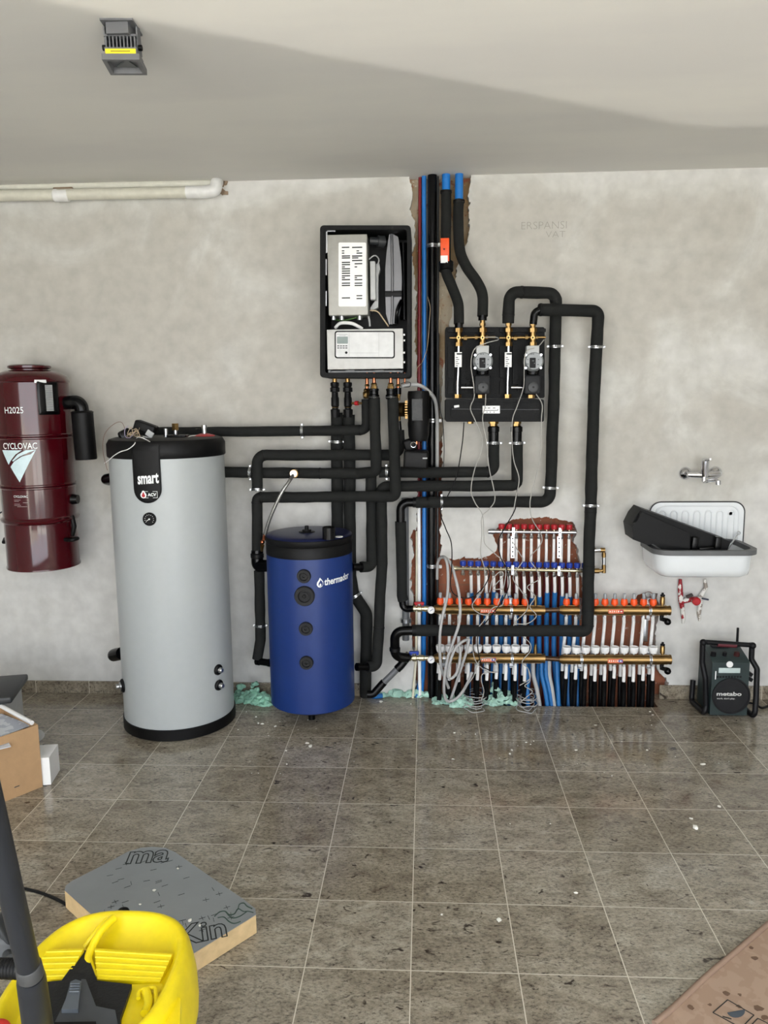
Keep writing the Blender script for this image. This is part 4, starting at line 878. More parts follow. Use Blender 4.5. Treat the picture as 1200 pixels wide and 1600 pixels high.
freeT([P(686, 600, .04), P(688, 640, .04), P(692, 660, .04), P(694, 700, .04), P(693, 735, .04)], .002, 'thin_wire', DGR, 'thin dark wire along the right edge of the chase at pump group height', 'wire')
# ================================================================ PUMP GROUP
t = pg = thing('pump_group', P(773, 659, .05), 'black moulded heating pump group with two grey pumps and brass valves', 'pump')
PD = .12
MB().prism(rrect(696, 511, 851, 622, 3, PD), (0, PD - .002, 0)).build('back_shell', EPP, pg, smooth=30)
MB().prism(rrect(696, 624, 850, 659, 3, PD + .05), (0, PD + .048, 0)).build('manifold_cover', EPP, pg, smooth=30)
mb = MB()
for x0 in (698, 779):
    for (a, b, c, d) in ((2, 513, 74, 519), (2, 540, 12, 590), (22, 540, 30, 600), (30, 594, 36, 612), (60, 536, 68, 600), (2, 596, 10, 616), (40, 606, 70, 616)):
        mb.prism(rrect(x0 + a, b, x0 + c, d, 1.5, PD + .018), (0, .02, 0))
mb.build('moulded_ribs', EPP, pg, smooth=30)
mb = MB(); mb.prism(rrect(705, 629, 843, 653, 2, PD + .062), (0, .015, 0)); mb.build('raised_panel', EPP, pg, smooth=30)
mb = MB(); mb.bar(P(706, 639, PD + .064), P(842, 640, PD + .064), .003, .004, V((0, 1, 0))); mb.build('panel_groove', BLKG, pg)
st = MB().prism(rrect(754, 634, 781, 646, .5, PD + .067), (0, -.001, 0)).build('type_sticker', WHT, pg, smooth=0)
mb = MB()
for (x0, y0, x1, y1) in ((757, 637, 760, 638), (762, 637, 766, 638), (770, 637, 774, 638), (757, 641, 778, 641.6), (760, 643.5, 762, 644.5), (765, 643.5, 767, 644.5), (771, 643.5, 773, 644.5), (777.5, 639, 778.2, 641.6)):
    A = P(x0, y0, PD + .0685); B = P(x1, y1, PD + .0685); mb.add([(A.x, A.y, A.z), (B.x, A.y, A.z), (B.x, A.y, B.z), (A.x, A.y, B.z)], [(0, 1, 2, 3)])
absorb(st, mb.build('sticker_print', TXTB, st, smooth=0))
MB().box(P(713.5, 635, PD + .07), (.026, .006, .012), Matrix.Rotation(-.15, 3, 'Y'), .004).build('white_clip', WHT, pg)
PUMPG = mat('pump_grey', (146, 150, 152), .4)
for i, (xf, xp) in enumerate(((716.5, 754), (794.5, 832.5))):
    d = .17
    for x in (xf, xp):
        v = MB().hexn(P(x, 519, d), P(x, 513, d), M_(6.5, x, 516, d)).cyl(P(x, 513, d), P(x, 500, d) if x != xf or 1 else 0, M_(4.2, x, 510, d)).hexn(P(x, 509, d), P(x, 505, d), M_(5, x, 510, d)).cyl(P(x, 519, d), P(x, 540, d), M_(4.6, x, 525, d)).hexn(P(x, 541, d), P(x, 535, d), M_(6, x, 538, d)).build('ball_valve', BRS, pg)
        MB().cyl(P(x, 527.5, d + .02), P(x, 527.5, d + .045), M_(3.2, x, 527, d), 14).build('valve_stem', BRS, v)
        MB().cyl(P(x, 527.5, d + .045), P(x, 527.5, d + .047), M_(1.4, x, 527, d), 10).build('stem_hole', BLK, v)
    mb = MB(); mb.cyl(P(xf - 14, 528, d), P(xf + 4, 528, d), .006, 10); mb.cyl(P(xf + 4, 528, d), P(xp - 2, 527, d), .007, 12); mb.hexn(P(xf + 8, 528, d), P(xf + 13, 528, d), .013); mb.hexn(P(xp - 12, 527, d), P(xp - 8, 527, d), .013); mb.cyl(P(xp + 3, 527, d), P(xp + 20, 527, d), .006, 10); mb.hexn(P(xp + 4, 527, d), P(xp + 8, 527, d), .01)
    mb.build('cross_valve', BRS, pg)
    # silver return pipe with label
    rp = MB().tube([P(xf, 541, d), P(xf, 565, d), P(xf - 1.5, 600, d), P(xf - 1.5, 617, d)], M_(2.6, xf, 580, d), 14).build('return_pipe', CHR, pg)
    lb = MB().box(P(xf - .5, 562, d + .02), (M_(11, xf, 562, d), .006, M_(23, xf, 562, d)), bev=.002).build('flow_label', WHT, rp)
    mb = MB(); mb.bar(P(xf - 3, 553, d + .024), P(xf + 5, 553, d + .024), .007, .0008)
    for k in range(5): A = P(xf - 4, 558 + 3.2 * k, d + .0238); B = P(xf - 1 + (k % 2) * 2, 559 + 3.2 * k, d + .0238); mb.add([(A.x, A.y, A.z), (B.x, A.y, A.z), (B.x, A.y, B.z), (A.x, A.y, B.z)], [(0, 1, 2, 3)])
    absorb(lb, mb.build('label_print', TXTB, lb, smooth=0))
    MB().hexn(P(xf - 1.5, 616, d), P(xf - 1.5, 622, d), M_(6, xf, 620, d)).build('brass_nut', BRS, pg)
    # circulation pump
    dp = .26
    pu = MB().lathe([(M_(15.5, xp, 565, dp), 0), (M_(15.5, xp, 565, dp), .03), (M_(14, xp, 565, dp), .04), (M_(12.5, xp, 565, dp), .05), (0, .052)], P(xp, 565, dp - .05), (0, -1, 0), 32).build('pump_head', PUMPG, pg)
    pbox(xp - 9.5, 540, xp + 10, 556, dp - .01, .05).build('terminal_box', LGR, pu)
    for a in (40, 140, 220, 320):
        q = P(xp, 565, dp - .02) + V((math.cos(math.radians(a)), 0, math.sin(math.radians(a)))) * M_(15.5, xp, 565, dp)
        MB().cyl(q, q + V((0, -.02, 0)), .006, 10).build('bolt', STL, pu)
    MB().prism(rrect(xp - 5, 559, xp + 4.5, 575, 1, dp + .003), (0, -.003, 0)).build('dark_display', BLK, pu, smooth=0)
    mb = MB()
    for q in ((-4, 552.5, 3), (0, 552.5, 2), (-9, 561, 2), (8, 561, 2), (-9, 568, 2.5), (7, 569, 2.5), (-1, 563, 3), (2, 567, 1.5)):
        A = P(xp + q[0], q[1], dp + .0068); B = P(xp + q[0] + q[2], q[1] + 1.4, dp + .0068); mb.add([(A.x, A.y, A.z), (B.x, A.y, A.z), (B.x, A.y, B.z), (A.x, A.y, B.z)], [(0, 1, 2, 3)])
    absorb(pu, mb.build('dial_print', mat('print_grey', (84, 88, 90), .5), pu, smooth=0))
    MB().cyl(P(xp, 585, .14), P(xp, 560, .14), .03, 16).build('pump_volute', BLKG, pg)
    # mixing valve actuator
    ac = pbox(xp - 12.5, 586, xp + 12.5, 616, .23, .1, .008).build('mixing_actuator', mat('actuator_black', (30, 31, 33), .5), pg)
    MB().lathe([(M_(8.2, xp, 605, .23), 0), (M_(8, xp, 605, .23), .01), (M_(6, xp, 605, .23), .012), (0, .012)], P(xp + .5, 605, .23), (0, -1, 0), 32).build('dial', DGR, ac)
    MB().cyl(P(xp + 1, 605, .242), P(xp + 1, 605, .245), .005, 10).build('dial_centre', BLK, ac)
    MB().hexn(P(xp - 3, 617, .17), P(xp - 3, 622, .17), M_(6, xf, 620, d)).build('brass_nut', BRS, pg)
    MB().cyl(P(xf + 4, 605.5, d), P(xp - 12, 605.5, d), .007, 12).build('bypass_pipe', CHR, pg)
for x, w in ((735, 5), (771, 8), (808, 6.5)):
    MB().hexn(P(x, 656, .13), P(x, 662, .13), M_(w, x, 660, .13)).build('bottom_union', BRS, pg)
# ================================================================ MANIFOLDS
LTX = mat('tiny_print', (250, 240, 225), .5)
def brass_manifold(label, x0, x1, y0, y1, d, xs, top, brackets, sticker, blue):
    t = thing('heating_manifold', P((x0 + x1) / 2, y1 + 10, d), label, 'manifold')
    a = P(x0, y0, d); b = P(x1, y1, d); r = M_(14.4, x0, y0, d) / 2
    bd = MB().tube([a, a.lerp(b, .012), a.lerp(b, .02), a.lerp(b, .98), a.lerp(b, .988), b], [r * .8, r * .85, r, r, r * 1.06, r * 1.06], 28).build('barrel', BRN, t)
    u = (b - a).normalized()
    for s in (-1, 1): MB().bar(a.lerp(b, .03) + V((0, 0, s * r * .98)), a.lerp(b, .97) + V((0, 0, s * r * .98)), .012, .004, V((0, 0, 1))).build('flat_ridge', BRN, t)
    ty = M_(1, x0, y0, d)
    def at(x): k = (x - x0) / (x1 - x0); return a.lerp(b, k)
    for x in xs:
        p = at(x)
        if top == 'flow':
            o = MB().lathe([(.009, r), (.0095, r + .006), (.017, r + .007), (.018, r + .02), (.0145, r + .034), (.012, r + .036)], p, (0, 0, 1), 12).build('flow_meter', ORG, t, smooth=30)
            MB().lathe([(.0085, r + .036), (.0085, r + .06), (.006, r + .064), (0, r + .064)], p, (0, 0, 1), 12).build('sight_glass', GLS, o)
        else:
            o = MB().lathe([(.006, r), (.006, r + .012)], p, (0, 0, 1), 10).build('valve_stem', STL, t)
            MB().lathe([(.009, r + .009), (.017, r + .011), (.0215, r + .024), (.0225, r + .042), (.0215, r + .044), (.0195, r + .0445), (.019, r + .042), (0, r + .042)], p, (0, 0, 1), 20).build('white_cap', WHT, o)
        o = MB().lathe([(.006, -r - .012), (.011, -r - .011), (.011, -r - .002), (.007, -r), (.006, -r + .004)], p, (0, 0, 1), 6).build('outlet_union', STL, t)
    for x in brackets:
        p = at(x); mb = MB()
        mb.torus(p, r * 1.04, .0025, (1, 0, 0), 24, 6); mb.tube([p - V((.007, 0, 0)), p + V((.007, 0, 0))], r * 1.04, 24)
        mb.box(p + V((0, .02, 0)), (.018, .004, 2 * r + .05)); mb.box(p + V((0, .03, r + .03)), (.018, .03, .004)); mb.box(p + V((0, .03, -r - .03)), (.018, .03, .004))
        for s in (-.012, .012): mb.cyl(p + V((0, -r * 1.0, s)), p + V((0, -r * 1.12, s)), .003, 8)
        mb.build('bracket', STL, t)
    p = at(sticker) + V((0, -r - .0008, 0))
    st = MB().box(p, (M_(23, x0, y0, d), .0012, M_(6.5, x0, y0, d))).build('sticker', mat('orange_sticker', (226, 120, 84), .5), t, smooth=0)
    MB().box(p + V((M_(8, x0, y0, d), -.0008, 0)), (M_(6, x0, y0, d), .0008, M_(4.6, x0, y0, d))).build('colour_mark', BLC if blue else RED, st, smooth=0)
    mb = MB()
    for k, w in enumerate((.006, .003, .005, .002, .006)): mb.box(p + V((-M_(9, x0, y0, d) + .0105 * k, -.001, 0)), (w, .0008, .007 + .003 * (k % 2)))
    mb.box(p + V((M_(8, x0, y0, d), -.0014, 0)), (M_(3, x0, y0, d), .0006, M_(1.8, x0, y0, d)))
    absorb(st, mb.build('marks', LTX, st, smooth=0))
    return t, at, r
XL = [688 + 14.7 * k for k in range(10)]; XR = [885 + 15.05 * k for k in range(10)]
DU, DL = .11, .13
m1, at1, r1 = brass_manifold('upper left brass manifold with orange flow meters, beside the red handled valve', 678, 851, 951.5, 953.5, DU, XL, 'flow', [694, 799], 762, 0)
m2, at2, r2 = brass_manifold('upper right brass manifold with orange flow meters and an air vent', 874, 1047, 953, 953.8, DU, XR, 'flow', [907, 1015], 961, 0)
m3, at3, r3 = brass_manifold('lower left brass manifold with white caps, beside the blue handled valve', 678, 851, 1028, 1028.6, DL, XL, 'cap', [694, 800], 763, 1)
m4, at4, r4 = brass_manifold('lower right brass manifold with white caps and an air vent', 874, 1048, 1030, 1030.6, DL, XR, 'cap', [908, 1016], 960, 1)
for m, at, r in ((m2, at2, r2), (m4, at4, r4)):
    p = at(1034.5)
    v = MB().lathe([(.007, r), (.007, r + .008), (.0125, r + .009), (.0125, r + .045), (.009, r + .05), (0, r + .05)], p, (0, 0, 1), 16).build('air_vent', BRS, m)
    MB().lathe([(.006, r + .05), (.012, r + .051), (.012, r + .058), (.006, r + .06), (.006, r + .068), (0, r + .068)], p, (0, 0, 1), 8).build('black_cap', BLK, v)
    q = MB().tube([p - V((0, 0, r)), p - V((0, 0, r + .022)), p + V((.02, -.02, -r - .022))], .012, 12).build('drain_cock', BLK, m)
    MB().sphere(p + V((.024, -.02, -r - .03)), .018, 12).build('drain_knob', BLKG, q)
for m, at, r in ((m1, at1, r1), (m3, at3, r3)):
    p = at(836.5)
    MB().lathe([(.009, r), (.009, r + .04), (.007, r + .041), (.007, r + .05), (.009, r + .052), (0, r + .056)], p, (0, 0, 1), 12).build('brass_stub', BRS, m)
for lab, y, at_a, at_b in (('dark link pipe joining the two upper brass manifolds', 953, at1(851), at2(874)), ('dark link pipe joining the two lower brass manifolds', 1029, at3(851), at4(874))):
    t = thing('link_pipe', at_a, lab, 'pipe')
    MB().cyl(at_a, at_b, .013, 14).build('pipe', mat('dark_bronze', (86, 66, 50), .4, metal=.8), t)
# valves + thermometers on the left
for lab, y, d, hm, x0 in (('red handled ball valve with round thermometer on the upper left manifold', 951, DU, RED, 646), ('blue handled ball valve with round thermometer on the lower left manifold', 1028, DL, BLC, 638)):
    t = thing('ball_valve', P(x0 + 8, y + 8, d), lab, 'valve')
    B = lambda x: P(x, y, d); VB = mat('nickel_brass', (205, 196, 165), .25, metal=.9)
    MB().tube([B(x0 - 1), B(x0), B(x0 + 4), B(x0 + 4.2), B(x0 + 6), B(x0 + 6.5), B(x0 + 12), B(x0 + 13), B(x0 + 16), B(x0 + 16.5), B(x0 + 24), B(x0 + 25), B(680)], [.013, .017, .017, .012, .012, .018, .019, .013, .013, .017, .017, .013, .013], 12).build('body', VB, t)
    h = MB().cyl(B(x0 + 9), B(x0 + 9) + V((0, -.0, .03)), .006, 10).build('stem', STL, t)
    hb_ = MB(); hb_.box(B(x0 + 9) + V((0, -.008, .033)), (.05, .022, .01), bev=.004); hb_.box(B(x0 + 5) + V((-.002, -.008, .027)), (.014, .018, .014), bev=.004); hb_.box(B(x0 + 13) + V((.004, -.008, .027)), (.014, .018, .014), bev=.004)
    hb_.build('butterfly_handle', hm, t)
    g = B(673.5) + V((0, -.03, 0)); R = M_(5.6, 673, y, d + .03)
    f = MB().lathe([(R * .5, .0), (R, .004), (R, .014), (R * .92, .017), (R * .9, .014), (0, .014)], g + V((0, .012, 0)), (0, -1, 0), 28).build('thermometer', WHT, t)
    mb = MB(); mb.bar(g + V((-.006, -.0035, -.004)), g + V((.009, -.0035, .006)), .0025, .001, V((0, 1, 0)))
    for k in range(9):
        a = math.radians(-120 + 30 * k); q = g + V((math.sin(a) * R * .72, -.0035, math.cos(a) * R * .72)); mb.box(q, (.0016, .001, .0016))
    absorb(f, mb.build('scale_marks', mat('thermo_blue', (50, 66, 110), .5), f, smooth=0))
ORD = ['first', 'second', 'third', 'fourth', 'fifth', 'sixth', 'seventh', 'eighth', 'ninth', 'tenth', 'eleventh', 'twelfth', 'thirteenth', 'fourteenth', 'fifteenth']
def hpipe(label, group, pts, cut, rw, rs, mw_, ms, name='heating_pipe', sm='sleeve'):
    """white pipe to index cut, then sleeve"""
    t = thing(name, pts[-1], label, 'pipe', group)
    MB().tube(pts[:cut + 1], rw, 12).build('pipe', mw_, t)
    s = MB(); L = pts[cut:]; s.tube([L[0] + (L[0] - L[1]).normalized() * .002] + L[1:] if len(L) == 2 else spline([L[0]] + L[1:], 5), rs, 12, rfun=None); s.build('sleeve', ms, t)
    return t
rnd = random.Random(11)
RW = M_(5.2, 900, 1000, .1) / 2
for side, xs, yu, atu, atl in (('left', XL, 951, at1, at3), ('right', XR, 953, at2, at4)):
    for k, x in enumerate(xs):
        j = rnd.uniform(-1, 1); dx = -2.5 if side == 'right' else 1
        dxl = -6.5 if side == 'right' else -3.5
        ru = 6.5
        pts = [atu(x) + V((0, 0, -r1 - .01)), P(x - .5, 972, .09), P(x + (dx + dxl) * .35, 1000, .055), P(x + (dx + dxl) * .6, 1020, .045), P(x + dxl, 1052 + 5 * j, .04), P(x + dxl - .5, 1075, .045), P(x + dxl - 1 + j, 1099, .05)]
        pts[-1].z = -.08
        hpipe('%s from the left of ten white pipes under the upper %s brass manifold' % (ORD[k], side), 'white pipes of the upper %s brass manifold' % side, pts, 4, RW, RW * 1.35, WHP, SLV)
        pts = [atl(x) + V((0, 0, -r3 - .01)), P(x - .3, 1048, .12), P(x - 1, 1062 + 3 * j, .115), P(x - 1.5 + j, 1080, .1), P(x - 3 + j * .7, 1103, .09)]
        pts[-1].z = -.08
        hpipe('%s from the left of ten white pipes under the lower %s brass manifold' % (ORD[k], side), 'white pipes of the lower %s brass manifold' % side, pts, 2, RW, RW * 1.4, WHP, SLV)
# small sanitary manifolds
def small_manifold(label, a, b, xs, y, capm, d, brk, pipes):
    t = thing('sanitary_manifold', P((a[0] + b[0]) / 2, a[1] + 5, d), label, 'manifold'); A = P(*a, d); B = P(*b, d); r = M_(6, *a, d) / 2
    m = mat('nickel_brass', (205, 196, 165), .25, metal=.9)
    MB().tube([A, A.lerp(B, .04), A.lerp(B, .045), B], [r * 1.25, r * 1.25, r, r], 16).build('bar', STL if y < 850 else m, t)
    for x in xs:
        p = A.lerp(B, (x - a[0]) / (b[0] - a[0]))
        o = MB().lathe([(.006, 0), (.006, .018)], p, (0, 0, 1), 10).build('stem', m, t)
        MB().lathe([(.011, .014), (.0145, .017), (.016, .024), (.016, .038), (.013, .041), (0, .041)], p, (0, 0, 1), 10).build('cap', capm, o, smooth=30)
        MB().lathe([(.009, -.034), (.0105, -.03), (.0105, -.018), (.007, -.016), (.007, 0)], p, (0, 0, 1), 8).build('outlet_union', STL, t)
    for x in brk:
        mb = MB(); p = A.lerp(B, (x - a[0]) / (b[0] - a[0])); mb.box(p + V((0, -r - .002, 0)), (.014, .004, .05)); mb.torus(p, r * 1.15, .004, (1, 0, 0), 20, 6); mb.cyl(p + V((0, -r - .012, .02)), p + V((0, -r, .02)), .005, 8); mb.cyl(p + V((0, -r - .012, -.02)), p + V((0, -r, -.02)), .005, 8)
        mb.build('bracket', STL, t)
    return t, (lambda x: A.lerp(B, (x - a[0]) / (b[0] - a[0])))
X3 = [783.6 + 11.75 * k for k in range(10)]; X4 = [723.6 + 11.87 * k for k in range(17)]
sm1, s1 = small_manifold('small steel manifold with red caps at the top of the bare brick', (763, 830.5), (900, 832), X3, 821, RED, .04, [802, 874.5], 0)
sm2, s2 = small_manifold('small brass manifold with blue caps under the red capped one', (706, 888), (912, 892), X4, 879, BLC, .06, [801, 873], 0)
MB().lathe([(.014, 0), (.014, .014), (.01, .016), (.01, .03)], P(772, 830.6, .04), (-1, 0, 0), 12).build('end_union', STL, sm1)
for x in (801, 873.5):
    t = thing('mounting_rail', P(x, 880, .05), 'white slotted mounting rail at the %s of the red capped manifold' % ('left' if x < 850 else 'right'), 'bracket')
    a = P(x, 838, .052); b = P(x, 872, .055); mb = MB(); mb.bar(a, b, .019, .004, V((0, 1, 0))); mb.build('rail', STL, t, smooth=0)
    mb = MB()
    for k in range(5): q = a.lerp(b, .1 + .2 * k) + V((0, -.003, 0)); mb.cyl(q, q + V((0, -.0015, 0)), .004, 8)
    mb.build('slots', BLK, t)
RS = M_(4.6, 830, 880, .04) / 2
for k, x in enumerate(X3):
    pts = [s1(x) + V((0, 0, -.03)), P(x - .5, 860, .03), P(x - 1, 885, .0), P(x - 2, 900, -.005), P(x - 3, 960, -.02), P(x - 4, 1040, -.02), P(x - 4, 1096, -.0)]
    pts[-1].z = -.08
    hpipe('%s from the left of ten white pipes under the red capped manifold' % ORD[k], 'white pipes of the red capped manifold', pts, 2, RS, RS * 1.4, WHP, DRED)
for k, x in enumerate(X4[1:16]):
    x = x + .8; yc = 930 + (0 if k < 8 else -2) + rnd.uniform(-6, 6) + (8 if 6 <= k < 8 else 0)
    dx = rnd.uniform(-2, 2); fl_x = 0
    if 8 <= k < 12: fl_x = (k - 9.5) * 3.5
    pts = [s2(x) + V((0, 0, -.03)), P(x, 915, .045), P(x, yc, .02), P(x - 1, 960, .005), P(x - 1 + dx * .3, 1020, .0), P(x - 2 + dx + fl_x, 1060, .02), P(x - 2 + dx + fl_x * 2.2, 1098, .06)]
    pts[-1].z = -.08
    hpipe('%s from the left of fifteen white pipes with blue sleeves under the blue capped manifold' % ORD[k], 'blue sleeved pipes of the blue capped manifold', pts, 2, RS * 1.08, RS * 1.65, WHP, BLUD, name='water_pipe')
# curved blue and grey conduits reaching the floor between the two manifold pairs
for k, (x0, x1, m, lab) in enumerate(((846, 858, BLUD, 'leftmost bright blue conduit curving to the floor between the manifold pairs'), (853, 865, BLUD, 'second bright blue conduit curving to the floor between the manifold pairs'), (858, 868, WIREL, 'pale grey conduit curving to the floor among the blue ones'), (833, 846, WIREL, 'pale grey conduit left of the curving blue ones'), (870, 874, BLUD, 'straight bright blue conduit beside the lower right manifold'), (822, 826, BLUD, 'bright blue conduit behind the last white pipes of the lower left manifold'))):
    pts = [P(x0, 1030, .05), P(x0 + .5, 1055, .07), P((x0 + x1) / 2, 1080, .1), P(x1, 1103, .11)]
    pts[-1].z = -.06
    o = MB().tube(spline(pts, 6), M_(6.5, 850, 1050, .07) / 2, 14).build('conduit_pipe', m); tag(o, lab, 'pipe', 'curved conduits between the manifold pairs')
# brass loop at the right end of the blue capped manifold
t = thing('brass_loop', P(940, 893, .06), 'brass and chrome elbow loop at the right end of the blue capped manifold', 'pipe fitting')
MB().tube([P(912, 892, .06), P(943, 892, .06), P(943.5, 860, .06), P(925, 858, .06)], M_(5, 943, 880, .06) / 2, 14, fil=.015).build('loop_pipe', BRS, t)
for a, b, w, m in (((928, 860), (938, 859), 7, STL), ((938, 859.5), (945, 859.5), 7.5, BRS), ((943.5, 864), (943.5, 870), 7, BRS), ((943.5, 871), (943.5, 882), 5.8, STL), ((943.5, 883), (943.5, 895), 6.6, BRS), ((928, 892), (936, 892), 8, BRS)):
    MB().cyl(P(*a, .06), P(*b, .06), M_(w, 943, 880, .06) / 2, 12).build('union', m, t)
MB().lathe([(.02, 0), (.02, .005), (.008, .03)], P(1013, 931, .04), (0, -1, 0), 16).build('rail_screw', STL, m2)
MB().box(P(1009, 985, .03), (.022, .004, M_(36, 1009, 985, .03)), bev=.001).build('support_rail', STL, m4)
# ================================================================ CEILING AND UPPER LEFT
t = thing('waste_pipe', P(180, 312, .06), 'cream plastic waste pipe along the top of the wall at the left', 'pipe')
IV = mat('ivory_pvc', (206, 204, 190), .45); WPV = mat('white_pvc', (224, 224, 222), .35)
a = P(-60, 307, .06); b = P(320, 300, .06); R = M_(17, 150, 303, .06) / 2
MB().tube([a, b], R, 28).build('pipe', IV, t)
MB().tube([b - (b - a).normalized() * .09, b, P(337, 298, .06), P(338, 286, .05), P(342, 283, -.03)], R * 1.1, 24, fil=.05).build('elbow', WPV, t)
c = P(97, 305.5, .06); u = (b - a).normalized()
MB().tube([c - u * .04, c - u * .036, c - u * .02, c - u * .018, c + u * .03, c + u * .034], [R * 1.02, R * 1.16, R * 1.16, R * 1.1, R * 1.1, R * 1.02], 24).build('coupling', WPV, t)
c = P(97, 298, .05); MB().box(c + V((0, .02, .005)), (.1, .03, .03), bev=.006).build('broken_plaster_lug', mat('old_mortar', (140, 120, 100), .9), t)
o = MB().tube([P(2, 292, .02), P(335, 287, .02)], .018, 20).build('flat_conduit', mat('painted_conduit', (212, 211, 200), .6)); tag(o, 'pale painted conduit squeezed between the cream waste pipe and the ceiling', 'pipe')
mb = MB(); rnd = random.Random(5)
for k in range(7):
    q = P(343 + rnd.uniform(-6, 9), 290 + rnd.uniform(-6, 14), .004); mb.box(q, (rnd.uniform(.01, .03), .01, rnd.uniform(.01, .03)), Matrix.Rotation(rnd.uniform(0, 3), 3, 'Y'))
tag(mb.build('broken_mortar', mat('old_mortar', (140, 120, 100)), smooth=0), 'crumbled brown mortar round the hole where the waste pipe enters the wall', 'mortar', kind='stuff')
# floodlight
fz = 2.553
Q = [PZ(159, 93, fz), PZ(218, 93, fz), PZ(230, 117.5, fz), PZ(173, 117.5, fz)]
FLG = mat('lamp_grey', (98, 99, 102), .5)
cc = sum(Q, V()) / 4
def inset(q, k): return [cc + (p - cc) * k for p in q]
def upz(q, z): return [V((p.x, p.y, z)) for p in q]
fl_l = thing('floodlight', V((cc.x, cc.y, CEIL)), 'dark grey floodlight with yellow warning strip fixed to the ceiling', 'lamp')
frame(upz(Q, fz), upz(inset(Q, .8), fz), 0, None)
mb = MB(); o4 = upz(Q, fz); i4 = upz(inset(Q, .78), fz); o5 = upz(Q, fz + .016); i5 = upz(inset(Q, .74), fz + .016)
vs = o4 + i4 + o5 + i5; fs = []
for i in range(4):
    j = (i + 1) % 4; fs += [(i, j, 4 + j, 4 + i), (8 + i, 12 + i, 12 + j, 8 + j), (i, 8 + i, 8 + j, j), (4 + i, 4 + j, 12 + j, 12 + i)]
mb.add(vs, fs); fr_ = mb.build('front_frame', FLG, fl_l, smooth=0)
mb = MB(); mb.prism(upz(inset(Q, .74), fz + .017), (0, 0, .002)); mb.build('reflector', mat('lamp_reflector', (20, 20, 22), .3), fl_l, smooth=0)
tri = [cc + (Q[0] - cc) * .45, cc + (Q[2] - cc) * .6, cc + (Q[3] - cc) * .6]
mb = MB(); mb.prism(upz([cc + (Q[0] - cc) * .1 + (Q[1] - cc) * .3, cc + (Q[2] - cc) * .55, cc + (Q[3] - cc) * .5], fz + .012), (0, 0, .004)); mb.build('led_plate', mat('led_grey', (96, 98, 98), .4), fl_l, smooth=0)
H1 = inset(Q, .86)
MB().prism(upz(H1, fz + .016), (0, 0, .02)).build('housing', FLG, fl_l, smooth=0)
rx = (Q[1] - Q[0]).normalized(); ry = (Q[3] - Q[0]).normalized(); nf = V((0, 0, 1)).cross(rx)
W_ = (Q[1] - Q[0]).length
n0 = H1[0].lerp(H1[1], .5)
MB().box(V((n0.x, n0.y, fz + .024)) - nf * .002, (W_ * .8, .003, .013), Matrix((rx, nf, V((0, 0, 1)))).transposed()).build('yellow_strip', mat('warning_yellow', (244, 222, 30), .5), fl_l, smooth=0)
mb = MB(); mb.box(V((n0.x, n0.y, fz + .024)) - nf * .0038, (W_ * .52, .0008, .003), Matrix((rx, nf, V((0, 0, 1)))).transposed())
mb.build('strip_text', mat('warning_print', (150, 130, 30), .6), fl_l, smooth=0)
mb = MB()
for k in range(9):
    p = H1[0].lerp(H1[1], .06 + .11 * k); q = H1[3].lerp(H1[2], .06 + .11 * k); m_ = (p + q) / 2
    mb.bar(V((p.x, p.y, fz + .05)), V((q.x, q.y, fz + .05)), .0035, .03, V((0, 0, 1)))
mb.build('cooling_fins', FLG, fl_l, smooth=0)
MB().prism(upz(inset(Q, .84), fz + .066), (0, 0, .006)).build('back_plate', FLG, fl_l, smooth=0)
bk = MB(); m0 = (H1[0] + H1[3]) / 2; m1_ = (H1[1] + H1[2]) / 2
BKW = .05
e0 = V((m0.x, m0.y, CEIL - .003)); e1 = V((m1_.x, m1_.y, CEIL - .003)); e0 -= ry * .02; e1 -= ry * .02
bk.bar(e0, e1, .1, .005, V((0, 0, 1)))
for e, p in ((e0, m0), (e1, m1_)): bk.bar(e, V((p.x, p.y, fz + .03)), .034, .004, rx)
bk.build('mounting_bracket', FLG, fl_l, smooth=0)
MB().box(V((cc.x, cc.y, fz + .085)) - ry * .03, (W_ * .6, .06, .035), Matrix.Rotation(0, 3, 'Z')).build('junction_box', FLG, fl_l)
for e in (e0, e1): MB().cyl(V((e.x, e.y, fz + .045)) - ry * .0, V((e.x, e.y, fz + .045)) + rx * (.01 if e is e1 else -.01), .008, 12).build('pivot_screw', BLK, fl_l)
# ================================================================ SINK
ENA = mat('white_enamel', (226, 230, 232), .18, coat=.5, var=.01); EDG = mat('grey_rubber_rim', (92, 93, 94), .5)
sx0, sx1 = P(1015, 800, .01).x, P(1163, 800, .01).x; sz1 = P(1090, 784, .01).z; RZ = P(1110, 866, .33).z + .01; SD = .33
sk = thing('utility_sink', ((sx0 + sx1) / 2, 0, .73), 'white enamel wall hung utility sink with ribbed splashback and grey rim', 'sink')
def rr3(x0, x1, z0, z1, r, y, n=7, corners=(1, 1, 1, 1)):
    o = []
    for i, (cx, cz, a0_) in enumerate(((x1 - r, z0 + r, -90), (x1 - r, z1 - r, 0), (x0 + r, z1 - r, 90), (x0 + r, z0 + r, 180))):
        for k in range(n + 1):
            a = math.radians(a0_ + 90 * k / n); o.append(V((cx + r * math.cos(a), y, cz + r * math.sin(a))) if corners[i] else V((x1 if i < 2 else x0, y, z0 if i in (0, 3) else z1)))
    return o
bp_ = rr3(sx0, sx1, RZ - .1, sz1, .055, -.006, corners=(0, 1, 1, 0))
bs = MB().prism(bp_, (0, -.008, 0)).build('splashback', ENA, sk, smooth=30)
MB().tube([V((sx0, -.012, RZ - .05))] + [p + V((0, -.008, 0)) for p in rr3(sx0, sx1, RZ - .1, sz1, .055, -.006, corners=(0, 1, 1, 0))[8:24]][::-1][::-1] + [V((sx0, -.012, RZ))], .003, 6).build('edge_line', mat('edge_dark', (60, 60, 62), .4), bs) if 0 else None
